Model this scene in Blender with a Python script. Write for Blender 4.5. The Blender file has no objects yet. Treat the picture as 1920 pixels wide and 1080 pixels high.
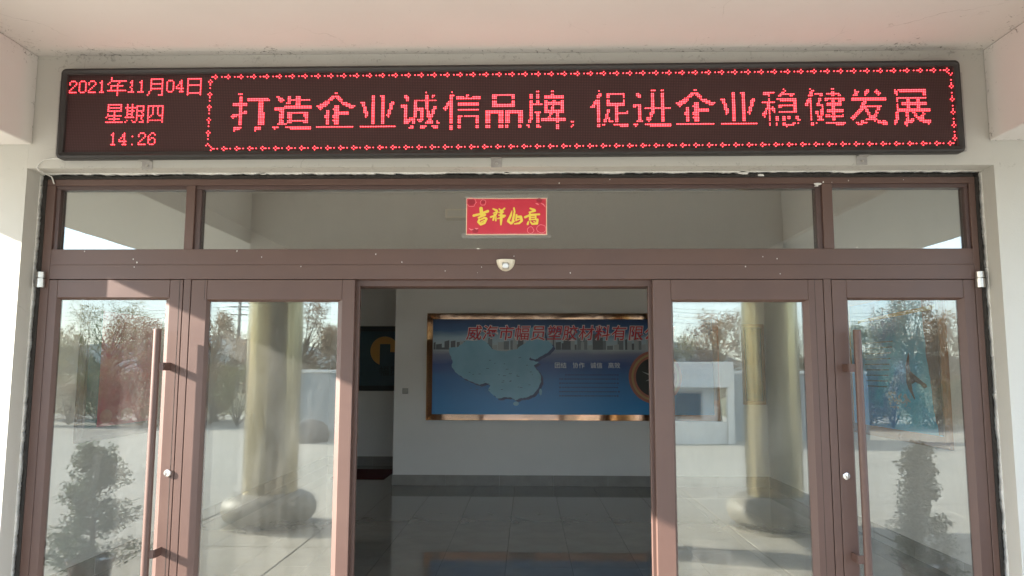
import bpy, bmesh, math, random
from mathutils import Vector, Matrix
R = math.radians
C = bpy.context.scene.collection
scene = bpy.context.scene

# ------------------------------------------------------------------ camera, sky, sun, exposure
yaw, pitch, roll = R(-1.2184), R(6.2734), R(0.132)
fwd = Vector((math.sin(yaw)*math.cos(pitch), math.cos(yaw)*math.cos(pitch), math.sin(pitch)))
rt = Vector((math.cos(yaw), -math.sin(yaw), 0)); up = rt.cross(fwd)
rt2 = math.cos(roll)*rt + math.sin(roll)*up; up2 = -math.sin(roll)*rt + math.cos(roll)*up
cd = bpy.data.cameras.new('camera'); cam = bpy.data.objects.new('camera', cd); C.objects.link(cam)
m3 = Matrix((rt2, up2, -fwd)).transposed()
cam.matrix_world = Matrix.Translation((0, -4.6, 1.7)) @ m3.to_4x4()
cd.sensor_width = 36; cd.lens = 26.25; cd.clip_start = 0.05; cd.clip_end = 3000
scene.camera = cam

SUN_TRAVEL = Vector((1.0, 0.273, -0.427)).normalized()
world = bpy.data.worlds.new('World'); scene.world = world; world.use_nodes = True
wn = world.node_tree; bg = wn.nodes['Background']
sky = wn.nodes.new('ShaderNodeTexSky'); sky.sky_type = 'NISHITA'; sky.sun_disc = False
sky.sun_elevation = math.asin(-SUN_TRAVEL.z)
sky.sun_rotation = math.atan2(-SUN_TRAVEL.x, -SUN_TRAVEL.y) % (2*math.pi)
sky.air_density = 1.0; sky.dust_density = 0.4; sky.ozone_density = 2.5
hz = wn.nodes.new('ShaderNodeMix'); hz.data_type = 'RGBA'; hz.inputs[0].default_value = .5     # thin even haze over the whole sky
hz.inputs[7].default_value = (4.6, 5.1, 5.7, 1); wn.links.new(sky.outputs[0], hz.inputs[6]); wn.links.new(hz.outputs[2], bg.inputs[0]); bg.inputs[1].default_value = 0.145
sd = bpy.data.lights.new('sun', 'SUN'); sd.energy = 4.3; sd.angle = R(0.5); sd.color = (1.0, 0.94, 0.85)
so = bpy.data.objects.new('sun', sd); C.objects.link(so)
so.rotation_euler = SUN_TRAVEL.to_track_quat('-Z', 'Y').to_euler()
scene.view_settings.view_transform = 'Standard'; scene.view_settings.look = 'None'
scene.view_settings.exposure = 2.80; scene.view_settings.gamma = 1.0
scene.view_settings.use_curve_mapping = False
EXPO = 2 ** scene.view_settings.exposure
scene.render.engine = 'CYCLES'
cy = scene.cycles
cy.use_denoising = True; cy.max_bounces = 12; cy.diffuse_bounces = 6; cy.glossy_bounces = 6
cy.transparent_max_bounces = 24; cy.sample_clamp_indirect = 6; cy.caustics_reflective = False; cy.caustics_refractive = False

# ------------------------------------------------------------------ helpers
def tag(o, label=None, cat=None, group=None, kind=None):
    if label: o['label'] = label
    if cat: o['category'] = cat
    if group: o['group'] = group
    if kind: o['kind'] = kind
    return o

def empty(name, loc=(0, 0, 0), label=None, cat=None, group=None, kind=None):
    o = bpy.data.objects.new(name, None); C.objects.link(o); o.location = loc
    o.empty_display_size = .1
    return tag(o, label, cat, group, kind)

class MB:
    """collects shapes and links them as ONE mesh object"""
    def __init__(s): s.v = []; s.f = []; s.mi = []
    def poly(s, pts, mi=0):
        b = len(s.v); s.v += [tuple(p) for p in pts]; s.f.append(tuple(range(b, b+len(pts)))); s.mi.append(mi)
    def box(s, x0, x1, y0, y1, z0, z1, bev=0.0, mi=0):
        if x0 > x1: x0, x1 = x1, x0
        if y0 > y1: y0, y1 = y1, y0
        if z0 > z1: z0, z1 = z1, z0
        bm = bmesh.new(); bmesh.ops.create_cube(bm, size=1)
        for v in bm.verts:
            v.co = Vector(((x0+x1)/2+v.co.x*(x1-x0), (y0+y1)/2+v.co.y*(y1-y0), (z0+z1)/2+v.co.z*(z1-z0)))
        if bev: bmesh.ops.bevel(bm, geom=bm.edges[:], offset=bev, segments=1, affect='EDGES', clamp_overlap=True)
        s.bm(bm, mi); return s
    def bm(s, bm, mi=0, mat=None):
        b = len(s.v); bm.verts.index_update()
        for v in bm.verts: s.v.append(tuple(mat @ v.co if mat else v.co))
        for f in bm.faces: s.f.append(tuple(b+v.index for v in f.verts)); s.mi.append(mi)
        bm.free(); return s
    def tube(s, p0, p1, r0, r1=None, n=12, mi=0, caps=True):
        p0 = Vector(p0); p1 = Vector(p1); r1 = r0 if r1 is None else r1
        d = (p1-p0).normalized(); a = d.orthogonal().normalized(); b2 = d.cross(a); base = len(s.v)
        for p, r in ((p0, r0), (p1, r1)):
            for i in range(n):
                t = 2*math.pi*i/n; s.v.append(tuple(p + a*math.cos(t)*r + b2*math.sin(t)*r))
        for i in range(n):
            j = (i+1) % n; s.f.append((base+i, base+j, base+n+j, base+n+i)); s.mi.append(mi)
        if caps:
            s.f.append(tuple(base+i for i in range(n))[::-1]); s.mi.append(mi)
            s.f.append(tuple(base+n+i for i in range(n))); s.mi.append(mi)
        return s
    def path(s, pts, r, n=8, mi=0):
        for a, b in zip(pts[:-1], pts[1:]): s.tube(a, b, r, r, n, mi)
        return s
    def lathe(s, prof, n=32, cx=0, cy=0, mi=0):
        base = len(s.v)
        for r, z in prof:
            for i in range(n):
                t = 2*math.pi*i/n; s.v.append((cx+r*math.cos(t), cy+r*math.sin(t), z))
        for k in range(len(prof)-1):
            for i in range(n):
                j = (i+1) % n
                s.f.append((base+k*n+i, base+k*n+j, base+(k+1)*n+j, base+(k+1)*n+i)); s.mi.append(mi)
        return s
    def prism(s, pts, axis, a0, a1, mi=0):
        """outline pts (u,v) extruded; axis 'y': (u,?,v); axis 'x': (?,u,v); axis 'z': (u,v,?)"""
        def P(u, v, a): return (u, a, v) if axis == 'y' else (a, u, v) if axis == 'x' else (u, v, a)
        n = len(pts); b = len(s.v)
        s.v += [P(u, v, a0) for u, v in pts] + [P(u, v, a1) for u, v in pts]
        s.f.append(tuple(range(b, b+n))); s.mi.append(mi)
        s.f.append(tuple(range(b+2*n-1, b+n-1, -1))); s.mi.append(mi)
        for i in range(n):
            j = (i+1) % n; s.f.append((b+i, b+n+i, b+n+j, b+j)); s.mi.append(mi)
        return s
    def build(s, name, mats, parent=None, smooth=False, recalc=True):
        me = bpy.data.meshes.new(name); me.from_pydata(s.v, [], s.f)
        if not isinstance(mats, (list, tuple)): mats = [mats]
        for m in mats: me.materials.append(m)
        if len(mats) > 1: me.polygons.foreach_set('material_index', s.mi)
        if recalc:
            bm = bmesh.new(); bm.from_mesh(me); bmesh.ops.recalc_face_normals(bm, faces=bm.faces); bm.to_mesh(me); bm.free()
        if smooth:
            me.polygons.foreach_set('use_smooth', [True]*len(me.polygons))
            if smooth != 'all':
                try: me.set_sharp_from_angle(angle=R(40))
                except Exception: pass
        me.update()
        o = bpy.data.objects.new(name, me); C.objects.link(o)
        if parent: o.parent = parent
        return o

def rebase(root):
    """parts were written in world coordinates: move the meshes so that the root's location carries them"""
    loc = Vector(root.location); done = set()
    def rec(o, first):
        for c in o.children:
            if c.type == 'MESH' and c.data.name not in done and not c.get('_local'):
                c.data.transform(Matrix.Translation(-loc)); done.add(c.data.name)
            rec(c, False)
    rec(root, True)

def copy_tree(o, parent=None, off=None):
    c = o.copy(); C.objects.link(c); c.parent = parent
    if off is not None: c.location = off
    for ch in list(o.children): copy_tree(ch, c)
    return c

# ------------------------------------------------------------------ materials
def new_mat(name):
    m = bpy.data.materials.new(name); m.use_nodes = True
    return m, m.node_tree, m.node_tree.nodes['Principled BSDF']

def N(nt, t, **kw):
    n = nt.nodes.new(t)
    for k, v in kw.items():
        if k.startswith('i_'):
            key = k[2:]; key = int(key) if key.isdigit() else key.replace('_', ' ')
            n.inputs[key].default_value = v
        else: setattr(n, k, v)
    return n

def mat_noise(name, col, col2=None, scale=6.0, rough=.6, bump=.1, bscale=80., metallic=0., spec=.5, detail=6., bdist=.002, rvar=.08, stretch=None):
    m, nt, bs = new_mat(name); L = nt.links.new
    tc = N(nt, 'ShaderNodeTexCoord')
    src = tc.outputs['Object']
    if stretch:
        mp = N(nt, 'ShaderNodeMapping'); mp.inputs['Scale'].default_value = stretch; L(src, mp.inputs[0]); src = mp.outputs[0]
    n1 = N(nt, 'ShaderNodeTexNoise', i_Scale=scale, i_Detail=detail, i_Roughness=.6); L(src, n1.inputs['Vector'])
    col2 = col2 or tuple(c*.82 for c in col)
    rp = N(nt, 'ShaderNodeValToRGB'); rp.color_ramp.elements[0].position = .3; rp.color_ramp.elements[1].position = .7
    rp.color_ramp.elements[0].color = (*col2, 1); rp.color_ramp.elements[1].color = (*col, 1)
    L(n1.outputs[0], rp.inputs[0]); L(rp.outputs[0], bs.inputs['Base Color'])
    mr = N(nt, 'ShaderNodeMapRange'); mr.inputs['To Min'].default_value = rough-rvar; mr.inputs['To Max'].default_value = rough+rvar
    L(n1.outputs[0], mr.inputs[0]); L(mr.outputs[0], bs.inputs['Roughness'])
    bs.inputs['Metallic'].default_value = metallic; bs.inputs['Specular IOR Level'].default_value = spec
    if bump:
        n2 = N(nt, 'ShaderNodeTexNoise', i_Scale=bscale, i_Detail=4.); L(src, n2.inputs['Vector'])
        b = N(nt, 'ShaderNodeBump', i_Strength=bump, i_Distance=bdist); L(n2.outputs[0], b.inputs['Height']); L(b.outputs[0], bs.inputs['Normal'])
    return m

def mat_plain(name, col, rough=.5, metallic=0., spec=.5):
    m, nt, bs = new_mat(name)
    bs.inputs['Base Color'].default_value = (*col, 1); bs.inputs['Roughness'].default_value = rough
    bs.inputs['Metallic'].default_value = metallic; bs.inputs['Specular IOR Level'].default_value = spec
    return m

def mat_plaster(name, col, dirt=.35, seed=0., edges=()):
    """painted plaster: broad tone patches, fine roller texture, mould specks gathered along given lines
    edges: list of (axis, value, reach) in object space where specks gather"""
    m, nt, bs = new_mat(name); L = nt.links.new
    tc = N(nt, 'ShaderNodeTexCoord'); o = tc.outputs['Object']
    n1 = N(nt, 'ShaderNodeTexNoise', i_Scale=1.3, i_Detail=5., i_Roughness=.55); L(o, n1.inputs['Vector'])
    mx = N(nt, 'ShaderNodeMix', data_type='RGBA'); L(n1.outputs[0], mx.inputs[0])
    mx.inputs[6].default_value = (*[c*.93 for c in col], 1); mx.inputs[7].default_value = (*[min(c*1.05, .9) for c in col], 1)
    out = mx.outputs[2]
    sp = N(nt, 'ShaderNodeTexNoise', i_Scale=26., i_Detail=7., i_Roughness=.72, i_Distortion=1.2); L(o, sp.inputs['Vector'])
    sx = N(nt, 'ShaderNodeSeparateXYZ'); L(o, sx.inputs[0])
    total = None
    for ax, val, reach in edges:
        d = N(nt, 'ShaderNodeMath', operation='SUBTRACT'); L(sx.outputs['XYZ'.index(ax)], d.inputs[0]); d.inputs[1].default_value = val
        a = N(nt, 'ShaderNodeMath', operation='ABSOLUTE'); L(d.outputs[0], a.inputs[0])
        r_ = N(nt, 'ShaderNodeMapRange', interpolation_type='SMOOTHSTEP'); L(a.outputs[0], r_.inputs[0])
        r_.inputs['From Min'].default_value = 0; r_.inputs['From Max'].default_value = reach
        r_.inputs['To Min'].default_value = .105; r_.inputs['To Max'].default_value = 0
        if total is None: total = r_.outputs[0]
        else:
            q = N(nt, 'ShaderNodeMath', operation='MAXIMUM'); L(total, q.inputs[0]); L(r_.outputs[0], q.inputs[1]); total = q.outputs[0]
    th = N(nt, 'ShaderNodeMath', operation='ADD'); L(sp.outputs[0], th.inputs[0])
    if total is not None: L(total, th.inputs[1])
    else: th.inputs[1].default_value = 0
    big = N(nt, 'ShaderNodeTexNoise', i_Scale=2.4, i_Detail=3.); L(o, big.inputs['Vector'])
    bm_ = N(nt, 'ShaderNodeMath', operation='MULTIPLY_ADD'); L(big.outputs[0], bm_.inputs[0]); bm_.inputs[1].default_value = .16; L(th.outputs[0], bm_.inputs[2])
    rr = N(nt, 'ShaderNodeMapRange'); L(bm_.outputs[0], rr.inputs[0]); rr.inputs['From Min'].default_value = .755; rr.inputs['From Max'].default_value = .83
    rr.inputs['To Max'].default_value = dirt
    m2 = N(nt, 'ShaderNodeMix', data_type='RGBA'); L(rr.outputs[0], m2.inputs[0]); L(out, m2.inputs[6]); m2.inputs[7].default_value = (.12, .105, .085, 1)
    wn_ = N(nt, 'ShaderNodeTexNoise', i_Scale=3.5, i_Detail=6.); L(o, wn_.inputs['Vector'])
    wm = N(nt, 'ShaderNodeMix', data_type='RGBA'); wm.inputs[0].default_value = .22; L(o, wm.inputs[6]); L(wn_.outputs[1], wm.inputs[7])
    vo = N(nt, 'ShaderNodeTexVoronoi', feature='DISTANCE_TO_EDGE', i_Scale=1.15); L(wm.outputs[2], vo.inputs['Vector'])
    vr = N(nt, 'ShaderNodeMapRange'); L(vo.outputs['Distance'], vr.inputs[0]); vr.inputs['From Min'].default_value = .0006; vr.inputs['From Max'].default_value = .0035
    vr.inputs['To Min'].default_value = .30; vr.inputs['To Max'].default_value = 0.
    gate = N(nt, 'ShaderNodeMapRange'); L(big.outputs[0], gate.inputs[0]); gate.inputs['From Min'].default_value = .5; gate.inputs['From Max'].default_value = .62
    gm_ = N(nt, 'ShaderNodeMath', operation='MULTIPLY'); L(vr.outputs[0], gm_.inputs[0]); L(gate.outputs[0], gm_.inputs[1])
    m3_ = N(nt, 'ShaderNodeMix', data_type='RGBA'); L(gm_.outputs[0], m3_.inputs[0]); L(m2.outputs[2], m3_.inputs[6]); m3_.inputs[7].default_value = (.2, .18, .155, 1)
    L(m3_.outputs[2], bs.inputs['Base Color'])
    bs.inputs['Roughness'].default_value = .85; bs.inputs['Specular IOR Level'].default_value = .25
    n3 = N(nt, 'ShaderNodeTexNoise', i_Scale=120., i_Detail=5.); L(o, n3.inputs['Vector'])
    n4 = N(nt, 'ShaderNodeTexNoise', i_Scale=5., i_Detail=2.); L(o, n4.inputs['Vector'])
    ad = N(nt, 'ShaderNodeMath', operation='MULTIPLY_ADD'); L(n4.outputs[0], ad.inputs[0]); ad.inputs[1].default_value = 3.; L(n3.outputs[0], ad.inputs[2])
    b = N(nt, 'ShaderNodeBump', i_Strength=.25, i_Distance=.003); L(ad.outputs[0], b.inputs['Height']); L(b.outputs[0], bs.inputs['Normal'])
    return m

def mat_glass(name, tint, r0, wob, dust, seed):
    m = bpy.data.materials.new(name); m.use_nodes = True; nt = m.node_tree; nt.nodes.clear(); L = nt.links.new
    out = N(nt, 'ShaderNodeOutputMaterial'); tr = N(nt, 'ShaderNodeBsdfTransparent'); tr.inputs[0].default_value = (*tint, 1)
    gl = N(nt, 'ShaderNodeBsdfGlossy'); gl.inputs['Roughness'].default_value = 0.0; gl.inputs[0].default_value = (.95, 1, .98, 1)
    df = N(nt, 'ShaderNodeBsdfDiffuse'); df.inputs[0].default_value = (.75, .75, .7, 1)
    tc = N(nt, 'ShaderNodeTexCoord'); mp = N(nt, 'ShaderNodeMapping'); L(tc.outputs['Object'], mp.inputs[0]); mp.inputs['Location'].default_value = (seed, seed*.7, seed*1.3)
    mp.inputs['Scale'].default_value = (1., 1., .45)
    nz = N(nt, 'ShaderNodeTexNoise', i_Scale=3.2, i_Detail=2.); L(mp.outputs[0], nz.inputs['Vector'])
    bp = N(nt, 'ShaderNodeBump', i_Strength=1., i_Distance=wob); L(nz.outputs[0], bp.inputs['Height']); L(bp.outputs[0], gl.inputs['Normal'])
    lw = N(nt, 'ShaderNodeLayerWeight', i_Blend=.5)
    pw = N(nt, 'ShaderNodeMath', operation='POWER'); L(lw.outputs['Facing'], pw.inputs[0]); pw.inputs[1].default_value = 4.
    mr = N(nt, 'ShaderNodeMapRange'); L(pw.outputs[0], mr.inputs[0]); mr.inputs['To Min'].default_value = r0; mr.inputs['To Max'].default_value = .9
    m1 = N(nt, 'ShaderNodeMixShader'); L(mr.outputs[0], m1.inputs[0]); L(tr.outputs[0], m1.inputs[1]); L(gl.outputs[0], m1.inputs[2])
    # thin uneven dust film, a few streaks
    dn = N(nt, 'ShaderNodeTexNoise', i_Scale=4., i_Detail=8., i_Roughness=.7); mp2 = N(nt, 'ShaderNodeMapping'); mp2.inputs['Scale'].default_value = (2.2, 1, .5)
    L(tc.outputs['Object'], mp2.inputs[0]); L(mp2.outputs[0], dn.inputs['Vector'])
    dr = N(nt, 'ShaderNodeMapRange'); L(dn.outputs[0], dr.inputs[0]); dr.inputs['From Min'].default_value = .35; dr.inputs['From Max'].default_value = .75
    dr.inputs['To Min'].default_value = dust*.35; dr.inputs['To Max'].default_value = dust*1.5
    sp = N(nt, 'ShaderNodeTexVoronoi', i_Scale=55.); L(tc.outputs['Object'], sp.inputs['Vector'])
    sr = N(nt, 'ShaderNodeMapRange'); L(sp.outputs['Distance'], sr.inputs[0]); sr.inputs['From Min'].default_value = .05; sr.inputs['From Max'].default_value = .09
    sr.inputs['To Min'].default_value = .12; sr.inputs['To Max'].default_value = 0.
    mxx = N(nt, 'ShaderNodeMath', operation='MAXIMUM'); L(dr.outputs[0], mxx.inputs[0]); L(sr.outputs[0], mxx.inputs[1])
    m2 = N(nt, 'ShaderNodeMixShader'); L(mxx.outputs[0], m2.inputs[0]); L(m1.outputs[0], m2.inputs[1]); L(df.outputs[0], m2.inputs[2])
    L(m2.outputs[0], out.inputs[0])
    return m

plaster = mat_plaster('plaster_white', (.53, .515, .47), .4, 0, (('Z', 2.94, .05), ('Z', 3.66, .16)))
plaster_ceil = mat_plaster('plaster_ceiling', (.66, .625, .59), .85, 0, (('Y', -.13, .30), ('X', -3.09, .28), ('X', 2.80, .38)))
plaster_beam = mat_plaster('plaster_beam', (.66, .625, .59), .85, 0, (('Z', 3.665, .2), ('Y', -.13, .1)))
brown = mat_noise('brown_powder_coat', (.102, .056, .043), (.086, .047, .037), 3., .48, .12, 400., detail=4, bdist=.0006)
brown_dark = mat_noise('brown_bead', (.085, .048, .042), (.06, .034, .03), 5., .45, .1, 300., bdist=.0006)
gapm = mat_noise('dark_joint_foam', (.035, .030, .026), (.016, .014, .012), 30., .9, .8, 60., bdist=.01)
caulk = mat_noise('torn_white_filler', (.78, .77, .74), (.6, .59, .55), 25., .85, .6, 120., bdist=.003)
steel = mat_noise('brushed_steel', (.62, .60, .56), (.5, .48, .45), 40., .32, .1, 300., metallic=.9, bdist=.0004)
chrome = mat_plain('bright_lock_metal', (.85, .84, .82), .22, .9)
gold = mat_noise('polished_gold_steel', (.34, .285, .165), (.25, .215, .13), 2., .20, .35, 5., metallic=1., bdist=.01, rvar=.03, stretch=(3, 3, .4))
rose = mat_noise('rose_gold_mirror', (.66, .40, .27), (.56, .33, .21), 2., .06, .22, 1.6, metallic=1., bdist=.010, rvar=.03)
stone = mat_noise('skirting_stone', (.34, .315, .28), (.26, .24, .215), 5., .4, .1, 60., detail=8)
tile_m = mat_noise('polished_floor_tile', (.23, .225, .205), (.185, .18, .165), 3.2, .055, 0, 20., spec=.7, detail=8, rvar=.015)
grout = mat_plain('dark_grout', (.04, .038, .035), .9)
wall_in = mat_noise('interior_paint', (.86, .83, .79), (.83, .80, .76), 2., .8, .15, 90.)
paving_m = mat_noise('pale_paving', (.36, .335, .285), (.29, .27, .235), 1.8, .75, .3, 60., detail=8)
concrete = mat_noise('yard_concrete', (.35, .33, .285), (.28, .265, .23), .35, .85, .3, 30., detail=9)
glass_door = mat_glass('door_glass', (.975, .97, .94), .086, .00022, .042, 3.1)
glass_inner = mat_glass('sliding_leaf_glass', (.98, .99, .985), .035, .0004, .008, 5.5)
glass_top = mat_glass('transom_glass', (.95, .96, .94), .16, .0003, .014, 7.7)
dust_black = mat_noise('black_alu', (.030, .026, .024), (.020, .018, .017), 8., .5, .15, 200., bdist=.0006)
white_plastic = mat_noise('cream_plastic', (.66, .60, .48), (.6, .54, .43), 30., .35, .05, 200.)
cable_m = mat_noise('white_cable_sheath', (.7, .69, .66), (.55, .54, .5), 30., .5, .1, 200.)
grey_metal = mat_noise('grey_bracket_metal', (.42, .40, .38), (.32, .30, .28), 20., .5, .1, 200., metallic=.3)
red_mat = mat_noise('dark_red_carpet', (.10, .012, .012), (.07, .01, .01), 30., .95, .5, 200.)

# ------------------------------------------------------------------ ground and porch
g = MB(); g.box(-900, 900, -1200, 400, -.9, -.02)
tag(g.build('ground', concrete), kind='structure')
rng = random.Random(5)
pf = MB().box(-6.6, 6.6, -6.6, -.13, -.09, -.012).build('porch_floor', grout); tag(pf, kind='structure')
slab = None
for i in range(9):
    for j in range(5):
        if slab is None:
            slab = MB().box(-.728, .728, -.638, .638, -.012, 0, .004).build('paving_slab', paving_m, pf); o = slab
        else:
            o = slab.copy(); C.objects.link(o)
        o.location = (-5.88+i*1.47, -.79-j*1.29, rng.uniform(-.0015, .0015)); o.parent = pf

# ------------------------------------------------------------------ facade and canopy
X0, X1, ZT = -3.112, 2.820, 2.941         # door opening
YF = -.13
fw = empty('facade_wall', (0, 0, 0), 'off-white plastered front wall around the brown glazed entrance', 'wall')
fw['kind'] = 'structure'
MB().box(-9, X0, YF, .12, -.02, 5.2).build('left_pier', plaster, fw)
MB().box(X1, 9, YF, .12, -.02, 5.2).build('right_pier', plaster, fw)
MB().box(X0+.0005, X1-.0005, YF, .12, ZT, 5.2).build('lintel', plaster, fw)
# ragged filler left along the reveal, and the dark joint behind it
def ragged(seed, a, b, amp0, amp1, step=.012):
    r = random.Random(seed); out = []; t = a; v = r.uniform(amp0, amp1)
    while t < b:
        v += r.uniform(-.0035, .0035)
        if r.random() < .05: v = r.uniform(amp0, amp1)
        v = min(max(v, amp0), amp1); out.append((t, v+r.uniform(0, .0018))); t += step*r.uniform(.4, 1.3)
    out.append((b, v)); return out
fil = MB()
pr = ragged(1, X0, X1, .002, .011)
for (t, v), (t2, v2) in zip(pr[:-1], pr[1:]):
    fil.prism([(t, ZT), (t2, ZT), (t2, ZT-v2), (t, ZT-v)], 'y', -.006, .035)
for sx, X, sg in ((2, X0, 1), (3, X1, -1)):
    pr = ragged(sx, 0, ZT-.012, .0005, .008)
    for (t, v), (t2, v2) in zip(pr[:-1], pr[1:]):
        fil.prism([(X, t), (X, t2), (X+sg*v2, t2), (X+sg*v, t)], 'y', -.006, .035)
fo = fil.build('torn_filler', caulk, fw); fo['kind'] = 'stuff'
jo = MB()
jo.box(X0+.0008, -3.064, .022, .112, 0, 2.9405); jo.box(2.775, X1-.0008, .022, .112, 0, 2.9405); jo.box(-3.064, 2.775, .022, .112, 2.902, 2.9405)
pj = MB()
def dark_rag(seed, horiz, base, sg, a, b):
    for (t, v), (t2, v2) in zip(*(lambda q: (q[:-1], q[1:]))(ragged(seed, a, b, .002, .012, .02))):
        if horiz: pj.prism([(t, base), (t2, base), (t2, base+sg*(.012+v2)), (t, base+sg*(.012+v))], 'y', -.0025, .03)
        else: pj.prism([(base, t), (base, t2), (base+sg*(.012+v2), t2), (base+sg*(.012+v), t)], 'y', -.0025, .03)
dark_rag(11, True, 2.903, 1, -3.06, 2.77); dark_rag(12, False, -3.066, -1, 0, 2.90); dark_rag(13, False, 2.777, 1, 0, 2.90)
jp = jo.build('joint_gap', gapm, fw); jp['kind'] = 'stuff'
pp = pj.build('joint_foam', gapm, fw); pp['kind'] = 'stuff'

cn = empty('canopy', (0, 0, 0), 'cream plastered entrance canopy with deep side and front beams overhead', 'canopy')
BL, BR = -3.09, 2.80; OL, OR = -4.57, 4.50; ZB = 3.09; ZC = 3.665; YO = -5.3; YI = -4.88
MB().box(OL, OR, YO, YF-.001, ZC, ZC+.22).build('ceiling_slab', plaster_ceil, cn)
MB().box(OL, BL, YI, YF-.002, ZB, ZC-.001, .006).build('side_beam', plaster_beam, cn)
MB().box(BR, OR, YI, YF-.002, ZB, ZC-.001, .006).build('side_beam', plaster_beam, cn)
MB().box(OL, OR, YO, YI-.002, ZB, ZC-.001, .006).build('front_beam', plaster_beam, cn)

MB().box(BL+.0005, BR-.0005, -4.06, -3.44, 3.02, ZC-.0012, .005).build('cross_beam', plaster_beam, cn)
# gold columns
def column(x, lab):
    c = empty('gold_column', (x, -3.75, 0), lab, 'column', 'gold columns carrying the canopy')
    prof = [(.30, .36), (.30, 2.0), (.30, 3.655)]
    s = MB().lathe([(.299, .34), (.302, .8), (.30, 1.3), (.301, 1.9), (.299, 2.5), (.30, 3.018)], 48).build('shaft', gold, c, smooth='all')
    # fluted bulging stone foot
    b = MB(); n = 64; prof = []
    for k in range(15):
        t = math.pi*k/14; prof.append((.33+.18*math.sin(t), .19-.165*math.cos(t)))
    b.lathe([(.0, .0), (.50, .0), (.50, .025)]+prof+[(.30, .36), (.0, .36)], n)
    b.build('foot', mat_foot, c, smooth=True)
    return c
mat_foot = mat_noise('carved_stone_foot', (.25, .23, .19), (.18, .17, .145), 12., .55, .5, 30., bdist=.01)
column(-2.86, 'polished gold column with bulging stone foot mirrored in the left sliding-door glass')
column(2.70, 'polished gold column with bulging stone foot mirrored in the right sliding-door glass')

# ------------------------------------------------------------------ entrance frame (fixed aluminium grid with transoms)
ef = empty('entrance_frame', (0, 0, 0), 'brown aluminium door surround with three transom panes above the doors', 'door frame')
bv = .0025
FX0, FX1 = -3.066, 2.777
MB().box(FX0, FX1, 0, .09, 2.862, 2.903, bv).box(FX0+.012, FX1-.012, .012, .08, 2.838, 2.8625, .002, 1).build('head_rail', [brown, brown_dark], ef)
MB().box(FX0, -3.010, 0, .09, 0, 2.8615, bv).box(-3.0105, -2.982, .014, .08, 2.452, 2.8375, .002, 1).build('jamb', [brown, brown_dark], ef)
MB().box(2.739, FX1, 0, .09, 0, 2.8615, bv).box(2.716, 2.7395, .014, .08, 2.452, 2.8375, .002, 1).build('jamb', [brown, brown_dark], ef)
MB().box(-2.167, -2.110, 0, .09, 2.452, 2.8615, bv).box(-2.1105, -2.074, .016, .08, 2.452, 2.8375, .002, 1).build('mullion', [brown, brown_dark], ef)
MB().box(1.834, 1.897, 0, .09, 2.452, 2.8615, bv).box(1.800, 1.8345, .016, .08, 2.452, 2.8375, .002, 1).build('mullion', [brown, brown_dark], ef)
MB().box(-3.0095, 2.7385, 0, .09, 2.3525, 2.4515, .0012).build('transom_rail', brown, ef)
MB().box(-3.0095, 2.7385, -.001, .10, 2.262, 2.3518, .0012).build('operator_cover', brown, ef)
MB().box(-2.1535, -2.1085, 0, .09, 0, 2.2615, bv).build('door_post', brown, ef)
MB().box(1.8185, 1.864, 0, .09, 0, 2.2615, bv).build('door_post', brown, ef)
for x0, x1, nm in ((-2.9815, -2.1675, 'transom_pane'), (-2.0735, 1.7995, 'transom_pane'), (1.8975, 2.7155, 'transom_pane')):
    MB().box(x0, x1, .046, .052, 2.4525, 2.8375).build('transom_pane', glass_top, ef)
# filler chips stuck on the frame
ch = MB(); r = random.Random(4)
for (cx, cz, s_) in ((1.812, 2.858, .022), (1.800, 2.846, .012), (-.13, 2.935, .016), (-1.68, 2.935, .02), (1.35, 2.93, .03), (1.46, 2.915, .018), (2.03, 2.457, .008), (-.31, 2.453, .012)):
    n = 7; ch.prism([(cx+s_*r.uniform(.6, 1.1)*math.cos(2*math.pi*i/n)*1.3, cz+.5*s_*r.uniform(.5, 1.)*math.sin(2*math.pi*i/n)) for i in range(n)], 'y', -.006, .001)
co_ = ch.build('filler_chip', caulk, ef); co_['kind'] = 'stuff'

r = random.Random(77); sk = MB()
for _ in range(24):
    x = r.uniform(-3.0, 2.7); z = r.choice((r.uniform(2.27, 2.345), r.uniform(2.36, 2.44), r.uniform(2.868, 2.898)))
    s_ = r.uniform(.0018, .0042)
    sk.prism([(x+s_*r.uniform(.7, 1.2)*math.cos(1.05*k), z+s_*r.uniform(.7, 1.9)*math.sin(1.05*k)) for k in range(6)], 'y', -.0018, .0002)
sk.build('paint_speck', caulk, ef)['kind'] = 'stuff'
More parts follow.
